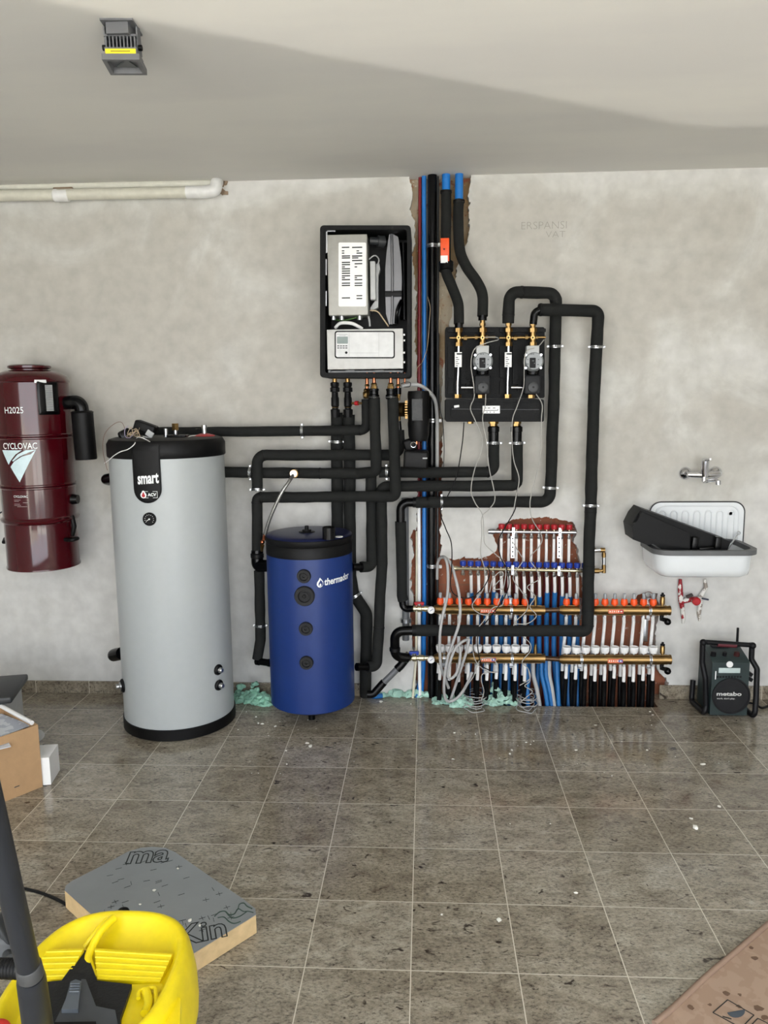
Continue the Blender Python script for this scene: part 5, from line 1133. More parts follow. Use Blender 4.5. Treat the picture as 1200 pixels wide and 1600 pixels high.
ep = [V((sx1, -.015, RZ - .03))] + [V((sx1 - .055 + .055 * math.cos(a), -.015, sz1 - .055 + .055 * math.sin(a))) for a in [math.pi / 2 * k / 8 for k in range(9)]] + [V((sx0 + .055 + .055 * math.cos(a), -.015, sz1 - .055 + .055 * math.sin(a))) for a in [math.pi / 2 + math.pi / 2 * k / 8 for k in range(9)]] + [V((sx0, -.015, RZ - .03))]
MB().tube(ep, .0032, 8).build('dark_edge', mat('edge_dark', (58, 58, 60), .4), bs)
mb = MB(); inn = [p for p in ep]
mc = V(((sx0 + sx1) / 2, -.016, (sz1 + RZ) / 2 + .0))
mb.tube([V((p.x + (mc.x - p.x) * .12, -.0155, p.z + (mc.z - p.z) * .2)) for p in ep], .004, 8)
for k in range(7):
    x = sx0 + .065 + (sx1 - sx0 - .13) * k / 6
    loop = []
    for a in range(9): loop.append(V((x + .016 * math.cos(math.pi * a / 8), -.0155, sz1 - .062 + .016 * math.sin(math.pi * a / 8))))
    mb.tube([V((x + .016, -.0155, RZ))] + loop + [V((x - .016, -.0155, RZ))], .0038, 8)
mb.build('pressed_ribs', ENA, bs)
MB().lathe([(.012, 0), (.012, .003), (.009, .003), (.009, 0)], V((sx1 - .07, -.014, sz1 - .06)), (0, -1, 0), 16).build('fixing_hole', ENA, bs)
def ringz(x0, x1, y0, y1, r, z, n=7):
    o = []
    for cx, cy, a0_ in ((x1 - r, y0 + r, -90), (x1 - r, y1 - r, 0), (x0 + r, y1 - r, 90), (x0 + r, y0 + r, 180)):
        for k in range(n + 1): a = math.radians(a0_ + 90 * k / n); o.append(V((cx + r * math.cos(a), cy + r * math.sin(a), z)))
    return o
def loft(rings, cap0=True, cap1=True):
    mb = MB(); n = len(rings[0]); vs = [p for r in rings for p in r]; fs = []
    for i in range(len(rings) - 1):
        for k in range(n): j = (k + 1) % n; fs.append((i * n + k, i * n + j, (i + 1) * n + j, (i + 1) * n + k))
    if cap0: fs.append(tuple(range(n)))
    if cap1: fs.append(tuple((len(rings) - 1) * n + k for k in range(n)))
    return mb.add(vs, fs)
bx0, bx1 = P(1023, 865, SD).x + .004, P(1189, 865, SD).x; zb_ = P(1110, 903, SD - .03).z
loft([ringz(bx0 + .05, bx1 - .045, -SD + .045, -.03, .05, zb_), ringz(bx0 + .03, bx1 - .022, -SD + .02, -.02, .07, zb_ + .012), ringz(bx0 + .012, bx1 - .016, -SD + .008, -.012, .08, zb_ + .04), ringz(bx0 + .004, bx1 - .012, -SD + .004, -.01, .08, RZ - .006),
      ringz(bx0 + .008, bx1 - .015, -SD + .008, -.014, .078, RZ - .004), ringz(bx0 + .02, bx1 - .03, -SD + .02, -.022, .07, zb_ + .045), ringz(bx0 + .05, bx1 - .06, -SD + .06, -.05, .05, zb_ + .018)]).build('basin', ENA, sk, smooth=50)
def rimz(k): return ringz(bx0 + k, bx1 - k, -SD + k - .006, -.012, .08 - k * .4, RZ)
ro = rimz(-.004); ri = rimz(.02)
mb = MB(); n = len(ro); up_ = V((0, 0, .008)); dn_ = V((0, 0, -.016))
vs = [p + up_ for p in ro] + [p + up_ for p in ri] + [p + dn_ for p in ro] + [p + dn_ for p in ri]; fs = []
for i in range(n):
    j = (i + 1) % n; fs += [(i, j, n + j, n + i), (2 * n + i, 3 * n + i, 3 * n + j, 2 * n + j), (i, 2 * n + i, 2 * n + j, j), (n + i, n + j, 3 * n + j, 3 * n + i)]
mb.add(vs, fs).build('rubber_rim', EDG, sk, smooth=50)
MB().lathe([(.0, -.022), (.022, -.022), (.022, .0)], V((P(1095, 903, .17).x, -.17, zb_)), (0, 0, 1), 20).build('drain_stub', mat('pale_blue_plastic', (186, 198, 214), .4), sk)
MB().bar(P(1138, 857, .2), P(1153, 834, .03), .006, .004).build('overflow_wire', STL, sk)
MB().torus(P(1154, 833, .03), .009, .002, (0, 1, 0)).build('wire_eye', STL, sk)
# black foam shell lying in the sink
FD = .26
shl = thing('foam_shell', P(1070, 862, .2), 'black moulded foam shell lying slanted across the enamel sink', 'insulation')
MB().prism([P(x, y, FD) for x, y in ((1003, 795), (1142, 846), (1136, 862), (1050, 868), (1020, 850), (1013, 852), (989, 843), (986, 822), (994, 806))], (0, .15, 0)).build('shell', BLK, shl, smooth=20)
MB().prism([P(x, y, FD + .03) for x, y in ((996, 814), (1003, 800), (1078, 834), (1078, 858), (1036, 850), (1020, 846), (1013, 848), (990, 840), (987, 823))], (0, .03, 0)).build('front_ledge', BLK, shl, smooth=20)
for x in (1085, 1121): MB().box(P(x, 850, FD + .02), (.03, .03, .07), Matrix.Rotation(.08, 3, 'Y'), .004).build('locating_lug', BLKG, shl)
MB().box(P(1103, 857, FD + .02), (.07, .03, .02), Matrix.Rotation(-.1, 3, 'Y'), .006).build('cross_bar', BLKG, shl)
# ================================================================ FAUCET
fa = thing('wall_tap', P(1095, 741, .05), 'chrome wall mounted mixer tap above the enamel sink', 'tap')
for px, py in ((1070.5, 739.5), (1117.5, 738.5)):
    c = P(px, py, 0); MB().lathe([(.032, .0), (.032, .004), (.028, .012), (.012, .022), (.01, .05), (.012, .06)], c, (0, -1, 0), 28).build('wall_rose', CHR, fa)
MB().tube([P(1074, 741.5, .07), P(1080, 741.5, .07), P(1100, 742, .075), P(1120, 741, .07), P(1125, 740, .07)], [.012, .015, .017, .015, .011], 20).build('mixer_body', CHR, fa)
MB().tube([P(1101, 744, .08), P(1101, 735, .085), P(1102, 721, .095), P(1102.5, 718, .1)], [.018, .019, .02, .017], 20).build('lever_base', CHR, fa)
MB().tube([P(1103, 719, .1), P(1107, 718, .12), P(1110, 717.5, .15)], [.009, .007, .005], 12).build('lever', CHR, fa)
MB().tube([P(1100, 744, .08), P(1100, 752, .08)], .012, 16).build('spout_base', CHR, fa)
MB().tube([P(1100, 753, .08), P(1108, 751.5, .12), P(1118, 750, .16), P(1122, 752, .17), P(1122, 757, .17)], .008, 14, fil=.015).build('spout', CHR, fa)
MB().cyl(P(1122, 751, .17), P(1122, 757, .17), .013, 16).build('aerator', CHR, fa)
# valves below the sink, still red under plaster splashes
def splash(name, a, b):
    m = mat(name, a, .6); t = m.node_tree; r = [x for x in t.nodes if x.type == 'VALTORGB'][0]; n = [x for x in t.nodes if x.type == 'TEX_NOISE'][0]; n.inputs['Scale'].default_value = 22
    r.color_ramp.elements[0].position = .5; r.color_ramp.elements[1].position = .52; r.color_ramp.elements[0].color = s2l(a); r.color_ramp.elements[1].color = s2l(b); return m
RW_ = splash('plaster_splashed_red', (150, 24, 36), (222, 220, 214))
WR_ = splash('plaster_splashed_white', (226, 224, 218), (150, 140, 130))
wv = thing('shutoff_valves', P(1084, 950, .03), 'red plaster splashed twin shutoff valve under the enamel sink', 'valve')
MB().tube([P(1063, 905, .015), P(1063, 920, .02), P(1064, 938, .025), P(1066, 950, .02), P(1068, 966, .01), P(1067, 974, .005)], [.008, .012, .013, .011, .011, .006], 12).build('left_pipe', RW_, wv)
MB().tube([P(1101, 905, .015), P(1103, 918, .02), P(1096, 930, .025), P(1094, 945, .02), P(1092, 958, .012), P(1093, 970, .005)], [.008, .01, .011, .011, .01, .005], 12).build('right_pipe', WR_, wv)
MB().tube([P(1061, 942, .03), P(1072, 938, .03), P(1084, 936, .03), P(1098, 935, .03)], [.008, .014, .012, .01], 12).build('body', RW_, wv)
MB().lathe([(.006, 0), (.006, .03), (.021, .032), (.021, .045), (.015, .05), (0, .05)], P(1084, 936.5, .03), (0, -1, 0), 14).build('red_knob', RED, wv)
MB().bar(P(1097, 935, .06), P(1107, 937, .06), .008, .01).build('dark_lever', mat('navy_lever', (40, 44, 66), .5), wv)
MB().bar(P(1073, 933, .05), P(1082, 929, .05), .012, .02).build('dark_cap', mat('dark_wood', (60, 50, 46), .6), wv)
# ================================================================ SITE RADIO
RB = mat('radio_green', (34, 48, 48), .5, var=.1); RK = mat('radio_black', (20, 20, 22), .45); RAG = mat('handle_red', (90, 30, 38), .6)
rd = thing('site_radio', PZ(1138, 1120, 0), 'dark green and black rugged site radio standing on the floor by the right wall', 'radio')
a = P(1110, 1032, .25); b = P(1169, 1035, .25); c = PZ(1110, 1121, .012); w_ = b.x - a.x
F = lambda px, py: P(px, py, .25)
fx0, fx1 = F(1111, 1080).x, F(1169, 1080).x; fz1 = F(1140, 1033).z
body = MB()
prof = [(-.25, .014), (-.25, fz1 - .01), (-.24, fz1), (-.12, fz1 + .035), (-.07, fz1 + .03), (-.06, .014)]
body.prism([V((fx0, y, z)) for y, z in prof], (fx1 - fx0, 0, 0)); body.build('body', RB, rd, smooth=30)
for px, w in ((1120, .026), (1138, .02), (1157, .026)):
    MB().lathe([(w * .55, 0), (w * .5, .018), (w * .4, .02), (0, .02)], V((F(px, 1030).x, -.2, fz1 + .012)), (0, -.25, 1), 12).build('knob', RK if px != 1157 else mat('dusty_red_knob', (62, 30, 30), .5), rd)
MB().box(V(((fx0 + fx1) / 2 - .01, -.12, fz1 + .035)), (.09, .03, .01), bev=.003).build('top_grip_recess', RK, rd)
sc_ = F(1142, 1087); sc_.y = -.25
sp_ = MB().lathe([(.092, 0), (.092, .008), (.086, .01), (.082, .003), (0, .008)], sc_, (0, -1, 0), 40).build('speaker', mat('speaker_cloth', (36, 36, 38), .7, bump=.6, bscale=600), rd)
text('lettering', 'metabo', mat('worn_white_print', (196, 196, 192), .6), sp_, F(1138, 1083) + V((0, -.0095, 0)), (1, 0, .0), (0, 0, 1), w=M_(38, 1138, 1083, .25), h=M_(6.5, 1138, 1083, .25), off=.03)
text('lettering', "work. don't play.", mat('worn_white_print', (196, 196, 192)), sp_, F(1133, 1090.5) + V((0, -.0095, 0)), (1, 0, .0), (0, 0, 1), w=M_(28, 1138, 1083, .25), h=M_(3.4, 1138, 1083, .25), off=.02)
MB().box(F(1139.5, 1047.5) + V((0, -.001, 0)), (M_(33, 1139, 1047, .25), .004, M_(8, 1139, 1047, .25)), bev=.001).build('display', mat('pale_display', (190, 204, 202), .3), rd)
MB().lathe([(.016, 0), (.016, .003), (0, .004)], F(1140, 1038), (0, -1, 0), 20).build('oval_badge', WHT, rd)
mb = MB()
for k in range(9): mb.box(F(1121 + 4.5 * k, 1057.5), (.009, .004, .009))
mb.build('preset_buttons', RK, rd, smooth=0)
MB().box(F(1118, 1055), (.005, .004, .042)).build('white_scratch_strip', WHT, rd, smooth=0)
CG = .21
def cage(nm, pts, r=.0135, m=RK): return MB().tube([p if isinstance(p, V) else P(*p) for p in pts], r, 14, fil=.025).build(nm, m, rd)
zf = .014
l0 = P(1098, 1003, .2); r0 = P(1175, 1008, .2)
pa = PZ(1096, 1114, 0); pa.z = zf; pb = PZ(1176, 1122, 0); pb.z = zf
cage('cage_bar', [l0 + V((.01, 0, 0)), l0, P(1097, 1035, .2), P(1102, 1060, .22), V((pa.x + .01, -.22, .05)), V((pa.x, -.23, zf)), V((pa.x - .01, -.07, zf)), V((pa.x - .0, -.05, .12))])
cage('cage_bar', [r0 + V((-.01, 0, 0)), r0, P(1174, 1030, .2), P(1183, 1045, .22), V((pb.x + .01, -.25, .1)), V((pb.x, -.27, zf)), V((pb.x - .01, -.08, zf)), V((pb.x - .0, -.05, .12))])
cage('carry_handle', [l0, l0.lerp(r0, .5), r0], .012)
cage('handle_grip', [l0.lerp(r0, .3) - V((0, 0, .006)), l0.lerp(r0, .68) - V((0, 0, .006))], .013, RAG)
for k, q in enumerate((l0, r0)): MB().sphere(q + V((0, -.008, 0)), .017, 12).build('corner_knuckle', RK, rd)
MB().tube([P(1151, 1022, .12), P(1153, 981, .12)], .006, 10).build('antenna', RK, rd)
for y in (1052, 1060): MB().box(P(1170.5, y, .2), (.02, .04, .018), Matrix.Rotation(.5, 3, 'Y')).build('side_cleat', RK, rd)
fp = [PZ(1170, 1098, .008), PZ(1180, 1100, .008), PZ(1190, 1106, .008), PZ(1200, 1103, .008), PZ(1208, 1100, .01)]
freeT(fp, .006, 'mains_cable', RK, 'black mains cable trailing on the floor right of the site radio')
# ================================================================ LEFT FLOOR: boxes
A = V((-1.647, -1.162, 0)); B = V((-1.555, -1.039, 0)); u = (B - A).normalized(); v = V((-u.y, u.x, 0)); Hh = .272
cbx = thing('cardboard_box', A, 'open brown cardboard box of papers cut off by the left picture edge', 'box')
A2 = A - u * .22; C_ = B + v * .3; D_ = A2 + v * .3; mb = MB(); th_ = .005
def wallp(p, q): return MB().bar(p + V((0, 0, Hh / 2)), q + V((0, 0, Hh / 2)), Hh, th_, V((0, 0, 1)))
for p, q in ((A2, B), (B, C_), (C_, D_), (D_, A2)): mb.bar(p + V((0, 0, Hh / 2)), q + V((0, 0, Hh / 2)), th_, Hh, V((0, 0, 1)))
mb.prism([A2 + V((0, 0, .002)), B + V((0, 0, .002)), C_ + V((0, 0, .002)), D_ + V((0, 0, .002))], (0, 0, .004))
mb.build('carton', CARD, cbx, smooth=0)
mb = MB(); q = A.lerp(B, .25) + V((0, 0, .045)) - v * .003; mb.bar(q, q + u * .02, .012, .001, V((0, 0, 1))); mb.build('grey_mark', GRY, cbx, smooth=0)
PAP = splash('printed_paper', (176, 182, 194), (208, 212, 218))
rnd = random.Random(9)
for k, (f1, f2, zz, rot, lab) in enumerate(((.6, .55, Hh - .022, .1, 'grey printed sheet in a sleeve on top inside the cardboard box'), (.35, .3, Hh - .035, -.25, 'second printed sheet lower inside the cardboard box'))):
    c = A2 + (B - A2) * (f1 + .1) + v * .3 * f2 + V((0, 0, zz))
    o = MB().box(c, (.21, .22, .003), Matrix.Rotation(math.atan2(u.y, u.x) + rot, 3, 'Z')).build('paper_sheet', PAP, smooth=0); tag(o, lab, 'paper')
o = MB().tube([C_ + V((0, 0, Hh + .006)) - u * .01, B + V((0, 0, Hh + .006)) - u * .012 + v * .02], .009, 12).build('rolled_paper', WHT); tag(o, 'white rolled paper edge along the right side of the cardboard box', 'paper')
Bb = B + u * .05 + v * .03
wbx = MB().box(PZ(69, 1230, 0) + V((-.035, .075, .062)), (.09, .13, .12), Matrix.Rotation(math.atan2(u.y, u.x) - .75, 3, 'Z')).build('white_box', WHT, smooth=0); tag(wbx, 'small white box on the floor behind the cardboard box', 'box')
o = MB().box(P(61, 1172, 1.0) + V((-.02, .0, -.04)), (.03, .004, .18), Matrix.Rotation(-.15, 3, 'Y')).build('packing_strip', WHT, smooth=0); tag(o, 'white punched packing strip standing behind the cardboard box', 'packaging')
tr = MB(); c = P(55, 1154, .98) + V((-.03, 0, 0)); tr.lathe([(.0, 0), (.04, .0), (.06, .01), (.063, .01), (.042, -.004), (0, -.004)], c, V((.15, -.12, 1)), 28); o = tr.build('grey_dish', LGR); tag(o, 'shallow grey dish resting on the white packing behind the cardboard box', 'dish')
tcs = thing('tool_case', P(0, 1098, .72), 'dark grey case lid at the far left edge near the wall', 'case')
c = P(-14, 1086, .78); MB().box(V((c.x - .14, -.78, c.z + .01)), (.5, .3, .03), Matrix.Rotation(.0, 3, 'Y') @ Matrix.Rotation(.25, 3, 'Z'), .008).build('lid', DGR, tcs)
MB().box(V((c.x - .15, -.78, (c.z - .015) / 2)), (.46, .27, c.z - .012), Matrix.Rotation(.25, 3, 'Z'), .006).build('case_body', LGR, tcs)
# ================================================================ INSULATION BOARD
TZ = .062
FOIL = mat('grey_foil', (138, 142, 144), .42, metal=.25, var=.05, nscale=8, bump=.3, bscale=25); PIR = mat('yellow_foam', (206, 178, 132), .8, bump=.6, bscale=60, var=.1)
pir = thing('insulation_board', PZ(250, 1420, 0), 'offcut of grey foil faced insulation board lying on the tiles behind the yellow vacuum', 'insulation board')
bo = [(101, 1391), (103, 1384), (112, 1377), (165, 1350), (200, 1331), (220, 1325), (238, 1323.5), (258, 1325), (274, 1332), (330, 1371), (380, 1405), (399, 1420), (400, 1429), (290, 1497), (253, 1521), (140, 1426)]
topp = [PZ(x, y, TZ) for x, y in bo]
MB().prism([p - V((0, 0, .001)) for p in topp], (0, 0, -(TZ - .003))).build('foam_core', PIR, pir, smooth=0)
MB().prism([p + V((0, 0, .001)) for p in topp], (0, 0, -.003)).build('foil_face', FOIL, pir, smooth=0)
def floor_text(nm, s, px0, py0, px1, py1, hpx, m, z, off, par, thk=.0):
    a = PZ(px0, py0, z); b = PZ(px1, py1, z); mid = (a + b) / 2; r = (b - a).normalized(); up = V((-r.y, r.x, 0)); hh = (PZ((px0 + px1) / 2, (py0 + py1) / 2 - hpx, z) - mid).length
    return text(nm, s, m, par, mid + up * hh * .5, r, up, w=(b - a).length, h=hh, off=off, th=.0 + thk)
for s, q in (('Kin', (278, 1480, 356, 1463, 32)), ('ma', (195, 1351, 262, 1347, 19))):
    a = PZ(q[0], q[1], TZ + .0016); b = PZ(q[2], q[3], TZ + .0016); r_ = (b - a).normalized(); up = V((-r_.y, r_.x, 0)); hh = (PZ((q[0] + q[2]) / 2, (q[1] + q[3]) / 2 - q[4], TZ) - (a + b) / 2).length
    outline_text('outline_lettering', s, TXTB, pir, (a + b) / 2 + up * hh * .5, r_, up, (b - a).length, hh, .018)
rnd = random.Random(2); mb = MB()
for k in range(60):
    x, y = rnd.uniform(150, 370), rnd.uniform(1345, 1470)
    if not (y > 1392 - .62 * (x - 101) + 14 and y > 1330 + .72 * (x - 274) + 8 and y < 1429 + .63 * (400 - x) - 6): continue
    c = PZ(x, y, TZ + .0015); a = rnd.choice((.5, .5 + math.pi / 2)) + rnd.uniform(-.15, .15); q = V((math.cos(a), math.sin(a), 0)) * .01; mb.bar(c - q, c + q, .0012, .0006, V((0, 0, 1)))
    if k % 3 == 0: q = V((-q.y, q.x, 0)); mb.bar(c - q, c + q, .0012, .0006, V((0, 0, 1)))
_fo = [o for o in pir.children if o.name.startswith('foil')][0]; absorb(_fo, mb.build('printed_ticks', TXTB, pir, smooth=0))
# green outline figure near the right corner
GP = mat('dark_green_print', (40, 66, 56), .5)
mb = MB()
for pts in (((335, 1432), (343, 1425), (352, 1424), (358, 1429), (366, 1428), (372, 1420), (380, 1424), (388, 1424), (396, 1426)), ((340, 1434), (350, 1433), (358, 1440), (366, 1443), (376, 1440)), ((372, 1420), (374, 1413), (381, 1411), (386, 1416), (394, 1420)), ((352, 1424), (362, 1434), (374, 1432), (386, 1424))):
    mb.tube(spline([PZ(x, y, TZ + .0015) for x, y in pts], 4), .0016, 5)
mb.build('printed_figure', GP, pir, smooth=0)
for q in ((197 + 22, 1413), (298, 1438), (310, 1446), (280, 1385 + 2)):
    pass
mb = MB(); rnd = random.Random(4)
def crumb(mb, c, s):
    s *= .75
    o = len(mb.v); mb.sphere(c, s, 6, (rnd.uniform(.7, 1.8), rnd.uniform(.7, 1.6), rnd.uniform(.3, .7)))
    for i in range(o, len(mb.v)): mb.v[i] += V((rnd.uniform(-1, 1), rnd.uniform(-1, 1), rnd.uniform(-.3, .6))) * s * .3
for q in ((219, 1413), (297, 1438), (312, 1446), (278, 1357), (241, 1391)): crumb(mb, PZ(q[0], q[1], TZ + .004), .006)
tag(mb.build('plaster_crumbs', mat('white_crumb', (226, 224, 214), .8), smooth=0), 'white crumbs lying on the foil faced insulation board', 'debris', kind='stuff')
freeT([PZ(-20, 1384, .006), PZ(20, 1386, .006), PZ(45, 1390, .006), PZ(72, 1398, .006), PZ(98, 1410, .006), PZ(118, 1425, .006), PZ(135, 1445, .006)], .005, 'power_cable', BLK, 'black cable on the tiles running behind the yellow vacuum cleaner')
# ================================================================ YELLOW VACUUM CLEANER
KC = V((-.603, -2.665, 0)); KA, KB, KN = .172, .212, 2.7
def sup(f, z, n=56, ox=0, oy=0, fy=None):
    o = []
    for k in range(n):
        a = 2 * math.pi * k / n; ca, sa = math.cos(a), math.sin(a)
        o.append(V((KC.x + ox + f * KA * math.copysign(abs(ca) ** (2 / KN), ca), KC.y + oy + (fy or f) * KB * math.copysign(abs(sa) ** (2 / KN), sa), z)))
    return o
kv = thing('vacuum_cleaner', KC, 'yellow and black wet and dry vacuum cleaner in the bottom left corner', 'vacuum cleaner')
loft([sup(.9, .03), sup(.95, .05), sup(.99, .3), sup(1.02, .33)]).build('container', BLK, kv)
loft([sup(1.03, .325), sup(1.04, .35), sup(1.03, .4), sup(1.0, .435), sup(.98, .457), sup(.94, .475), sup(.9, .482), sup(.86, .482), sup(.83, .476), sup(.78, .455, oy=-.002), sup(.6, .44, oy=-.01), sup(.3, .43, oy=-.02)], cap1=True).build('head_shell', YEL, kv, smooth=60)
def kz(px, py, z): return PZ(px, py, z)
# ribbed pads either side of the strap
for side, quad in (('l', ((63, 1484), (131, 1482), (105, 1530), (72, 1531))), ('r', ((148, 1482), (270, 1490), (250, 1534), (152, 1530)))):
    zb0_, zf0 = .47, .456
    P4 = [kz(*q, z) for q, z in zip(quad, (zb0_, zb0_, zf0, zf0))]
    pd = MB().prism([p for p in P4], (0, 0, -.02)).build('ribbed_pad', YEL, kv, smooth=0)
    mb = MB()
    for k in range(5):
        f = .08 + .2 * k; p = P4[0].lerp(P4[3], f); q = P4[1].lerp(P4[2], f); mb.tube([p, q], .0022, 8)
    mb.build('ribs', YEL, pd)
# yellow strap ridge
stp = [kz(178, 1434, .487), kz(160, 1452, .482), kz(146, 1476, .468), kz(138, 1498, .458), kz(143, 1515, .452), kz(152, 1530, .448)]
MB().tube(spline(stp, 5), .0085, 12).build('strap_ridge', YEL, kv)
stl_ = [kz(168, 1436, .487), kz(150, 1456, .476), kz(132, 1480, .455)]
MB().tube(spline(stl_, 5), .0055, 12).build('strap_ridge', YEL, kv)
# black centre
KB1 = mat('vac_black', (30, 31, 33), .45, bump=.2, bscale=150); KG = mat('vac_dark_grey', (62, 65, 69), .45)
zc = .462
ctr = MB().prism([kz(x, y, zc) for x, y in ((130, 1485), (141, 1485), (140, 1500), (152, 1532), (206, 1538), (197, 1565), (188, 1590), (186, 1640), (50, 1640), (60, 1580), (72, 1534), (96, 1532))], (0, 0, -.03)).build('centre_panel', KB1, kv, smooth=0)
MB().prism([kz(x, y, zc + .012) for x, y in ((127, 1530), (134, 1530), (150, 1572), (180, 1578), (184, 1600), (186, 1650), (78, 1650), (84, 1600), (95, 1578), (118, 1575), (124, 1550))], (0, 0, -.014)).build('latch_base', KG, kv, smooth=0)
lt = MB().prism([kz(x, y, zc + .02) for x, y in ((110, 1534), (118, 1530), (127, 1533), (124, 1556), (122, 1577), (96, 1577), (103, 1560))], (0, 0, -.02)).build('latch', mat('latch_grey', (84, 90, 96), .45), kv, smooth=0)
mb = MB()
for k in range(4): mb.tube([kz(111 - k * .8, 1537 + 4 * k, zc + .021), kz(125 - k * .4, 1537 + 4 * k, zc + .021)], .0018, 8)
mb.build('latch_ribs', mat('latch_grey', (84, 90, 96)), lt)
MB().prism([kz(x, y, zc + .024) for x, y in ((84, 1597), (150, 1596), (152, 1620), (84, 1620))], (0, 0, -.02)).build('handle_slot', BLK, kv, smooth=0)
# yellow front shoulders and clips
MB().prism([kz(x, y, .452) for x, y in ((206, 1538), (252, 1536), (282, 1560), (280, 1650), (188, 1650), (190, 1590), (197, 1566))], (0, 0, -.03)).build('front_shoulder', YEL, kv, smooth=0)
MB().prism([kz(x, y, .45) for x, y in ((32, 1530), (40, 1545), (34, 1580), (36, 1650), (6, 1650), (18, 1570))], (0, 0, -.03)).build('front_shoulder', YEL, kv, smooth=0)
for pts, r in ((((228, 1548), (232, 1566), (226, 1584)), .0085), (((216, 1560), (219, 1548), (240, 1543), (243, 1552), (244, 1572)), .004)):
    MB().tube(spline([kz(x, y, .462) for x, y in pts], 5), r, 10).build('yellow_clip', YEL, kv)
MB().tube(spline([kz(24, 1560, .455), kz(30, 1552, .458), kz(36, 1556, .455)], 4), .008, 10).build('yellow_clip', YEL, kv)
MB().sphere(kz(193, 1424, .47), .011, 12, (1.2, 1, .8)).build('cable_stop', BLK, kv)
# wand, hose and nozzle
def PD_(px, py, Z): return CAM + (RT * ((px - 600) / FPX) + DN * ((py - 800) / FPX) + FW) * Z
wd_ = thing('suction_wand', PD_(62, 1640, 1.32), 'black vacuum suction tube rising in front of the yellow vacuum', 'tube')
p0, p1, p2, p3 = PD_(-26, 1210, 1.0), PD_(44, 1508, 1.2), PD_(48, 1524, 1.21), PD_(66, 1650, 1.33)
WD = mat('wand_black', (36, 38, 42), .4)
MB().tube([p0, p1], .0172, 24).build('upper_tube', WD, wd_)
MB().tube([p1, p1.lerp(p2, .1), p2.lerp(p1, .1), p2], [.0175, .0192, .0198, .0198], 24).build('joint_collar', mat('collar_grey', (58, 58, 58), .55), wd_)
MB().tube([p2, p2.lerp(p3, .05), p3], [.0198, .0215, .025], 24).build('lower_tube', WD, wd_)
hs = thing('suction_hose', PD_(0, 1512, 1.42), 'black corrugated hose end behind the suction tube at the left edge', 'hose')
a = PD_(-30, 1512, 1.42); b = PD_(36, 1514, 1.38); mb = MB(); n = 26
MB().tube([a.lerp(b, k / n) for k in range(n + 1)], [.0175 if k % 2 else .0155 for k in range(n + 1)], 18).build('corrugated_hose', BLK, hs)
nz = thing('floor_nozzle', PD_(4, 1490, 1.75), 'grey plastic nozzle piece at the left edge behind the suction tube', 'nozzle')
MB().box(PD_(-2, 1475, 1.85), (.08, .05, .07), Matrix.Rotation(.6, 3, 'Y') @ Matrix.Rotation(.3, 3, 'Z'), .01).build('body', GRY, nz)
MB().box(PD_(6, 1452, 1.85), (.03, .05, .07), Matrix.Rotation(-.5, 3, 'Y'), .008).build('tilted_flap', DGR, nz)
MB().cyl(PD_(12, 1492, 1.8), PD_(16, 1500, 1.74), .012, 14).build('grey_wheel', DGR, nz)
o = MB().tube([PD_(-10, 1602, 1.4), PD_(6, 1598, 1.42), PD_(14, 1612, 1.42)], .008, 12, fil=.02).build('red_hose', mat('bright_red', (210, 50, 44), .5)); tag(o, 'sliver of red hose in the very bottom left corner', 'hose')
# ================================================================ CARDBOARD SHEET
sh = [PZ(1022, 1603, .004), PZ(1052, 1578, .004), PZ(1105, 1528, .004), PZ(1150, 1490, .004), PZ(1205, 1443, .004)]
q1 = sh[-1] + V((.35, -.3, 0)); q2 = sh[0] + V((.35, -.4, 0)); SHC = splash('worn_cardboard', (158, 132, 112), (166, 141, 121))
cs_ = thing('cardboard_sheet', sh[2], 'flattened brown cardboard sheet on the floor in the bottom right corner', 'cardboard')
MB().prism(sh + [q1, q2], (0, 0, .004)).build('sheet', SHC, cs_, smooth=0)
off = (q2 - sh[0]).normalized() * .008
MB().tube([p + V((0, 0, .008)) for p in spline(sh, 4)], .0075, 10).build('folded_edge', mat('fold_brown', (140, 116, 98), .8), cs_)
mb = MB(); sq = [(1114, 1582), (1137, 1562), (1178, 1586), (1158, 1606)]
for i in range(4): mb.bar(PZ(*sq[i], .0095), PZ(*sq[(i + 1) % 4], .0095), .0022, .0008, V((0, 0, 1)))
sq = [(1166, 1610), (1184, 1591), (1206, 1602)]
for i in range(2): mb.bar(PZ(*sq[i], .0095), PZ(*sq[i + 1], .0095), .0022, .0008, V((0, 0, 1)))
mb.bar(PZ(1129, 1588, .0095), PZ(1143, 1592, .0095), .003, .0008, V((0, 0, 1)))
mb.build('printed_frame', TXTB, cs_, smooth=0)
mb = MB(); mb.prism([PZ(1141 + 14 * math.cos(a) * (1 if a < math.pi else 1) + 9, 1580 + 10 * math.sin(a), .009) for a in [math.pi * k / 10 - .25 for k in range(11)]], (0, 0, .0008)); mb.build('glass_symbol', mat('blue_grey_ink', (70, 78, 86), .7), cs_, smooth=0)
mb = MB(); rnd = random.Random(8)
for x, y, s in ((1180, 1497, .012), (1174, 1481, .008), (1134, 1552, .01), (1079, 1574, .01), (1109, 1570, .006), (1155, 1573, .008), (1185, 1576, .014), (1195, 1590, .012), (1156, 1554, .006)):
    c = PZ(x, y, .0085); mb.prism([c + V((math.cos(a) * s * rnd.uniform(.6, 1.2), math.sin(a) * s * rnd.uniform(.4, 1), 0)) for a in [2 * math.pi * k / 9 for k in range(9)]], (0, 0, .0006))
_sh = [o for o in cs_.children if o.name.startswith('sheet')][0]; absorb(_sh, mb.build('stains', mat('dark_stain', (104, 80, 62), .7), cs_, smooth=0))
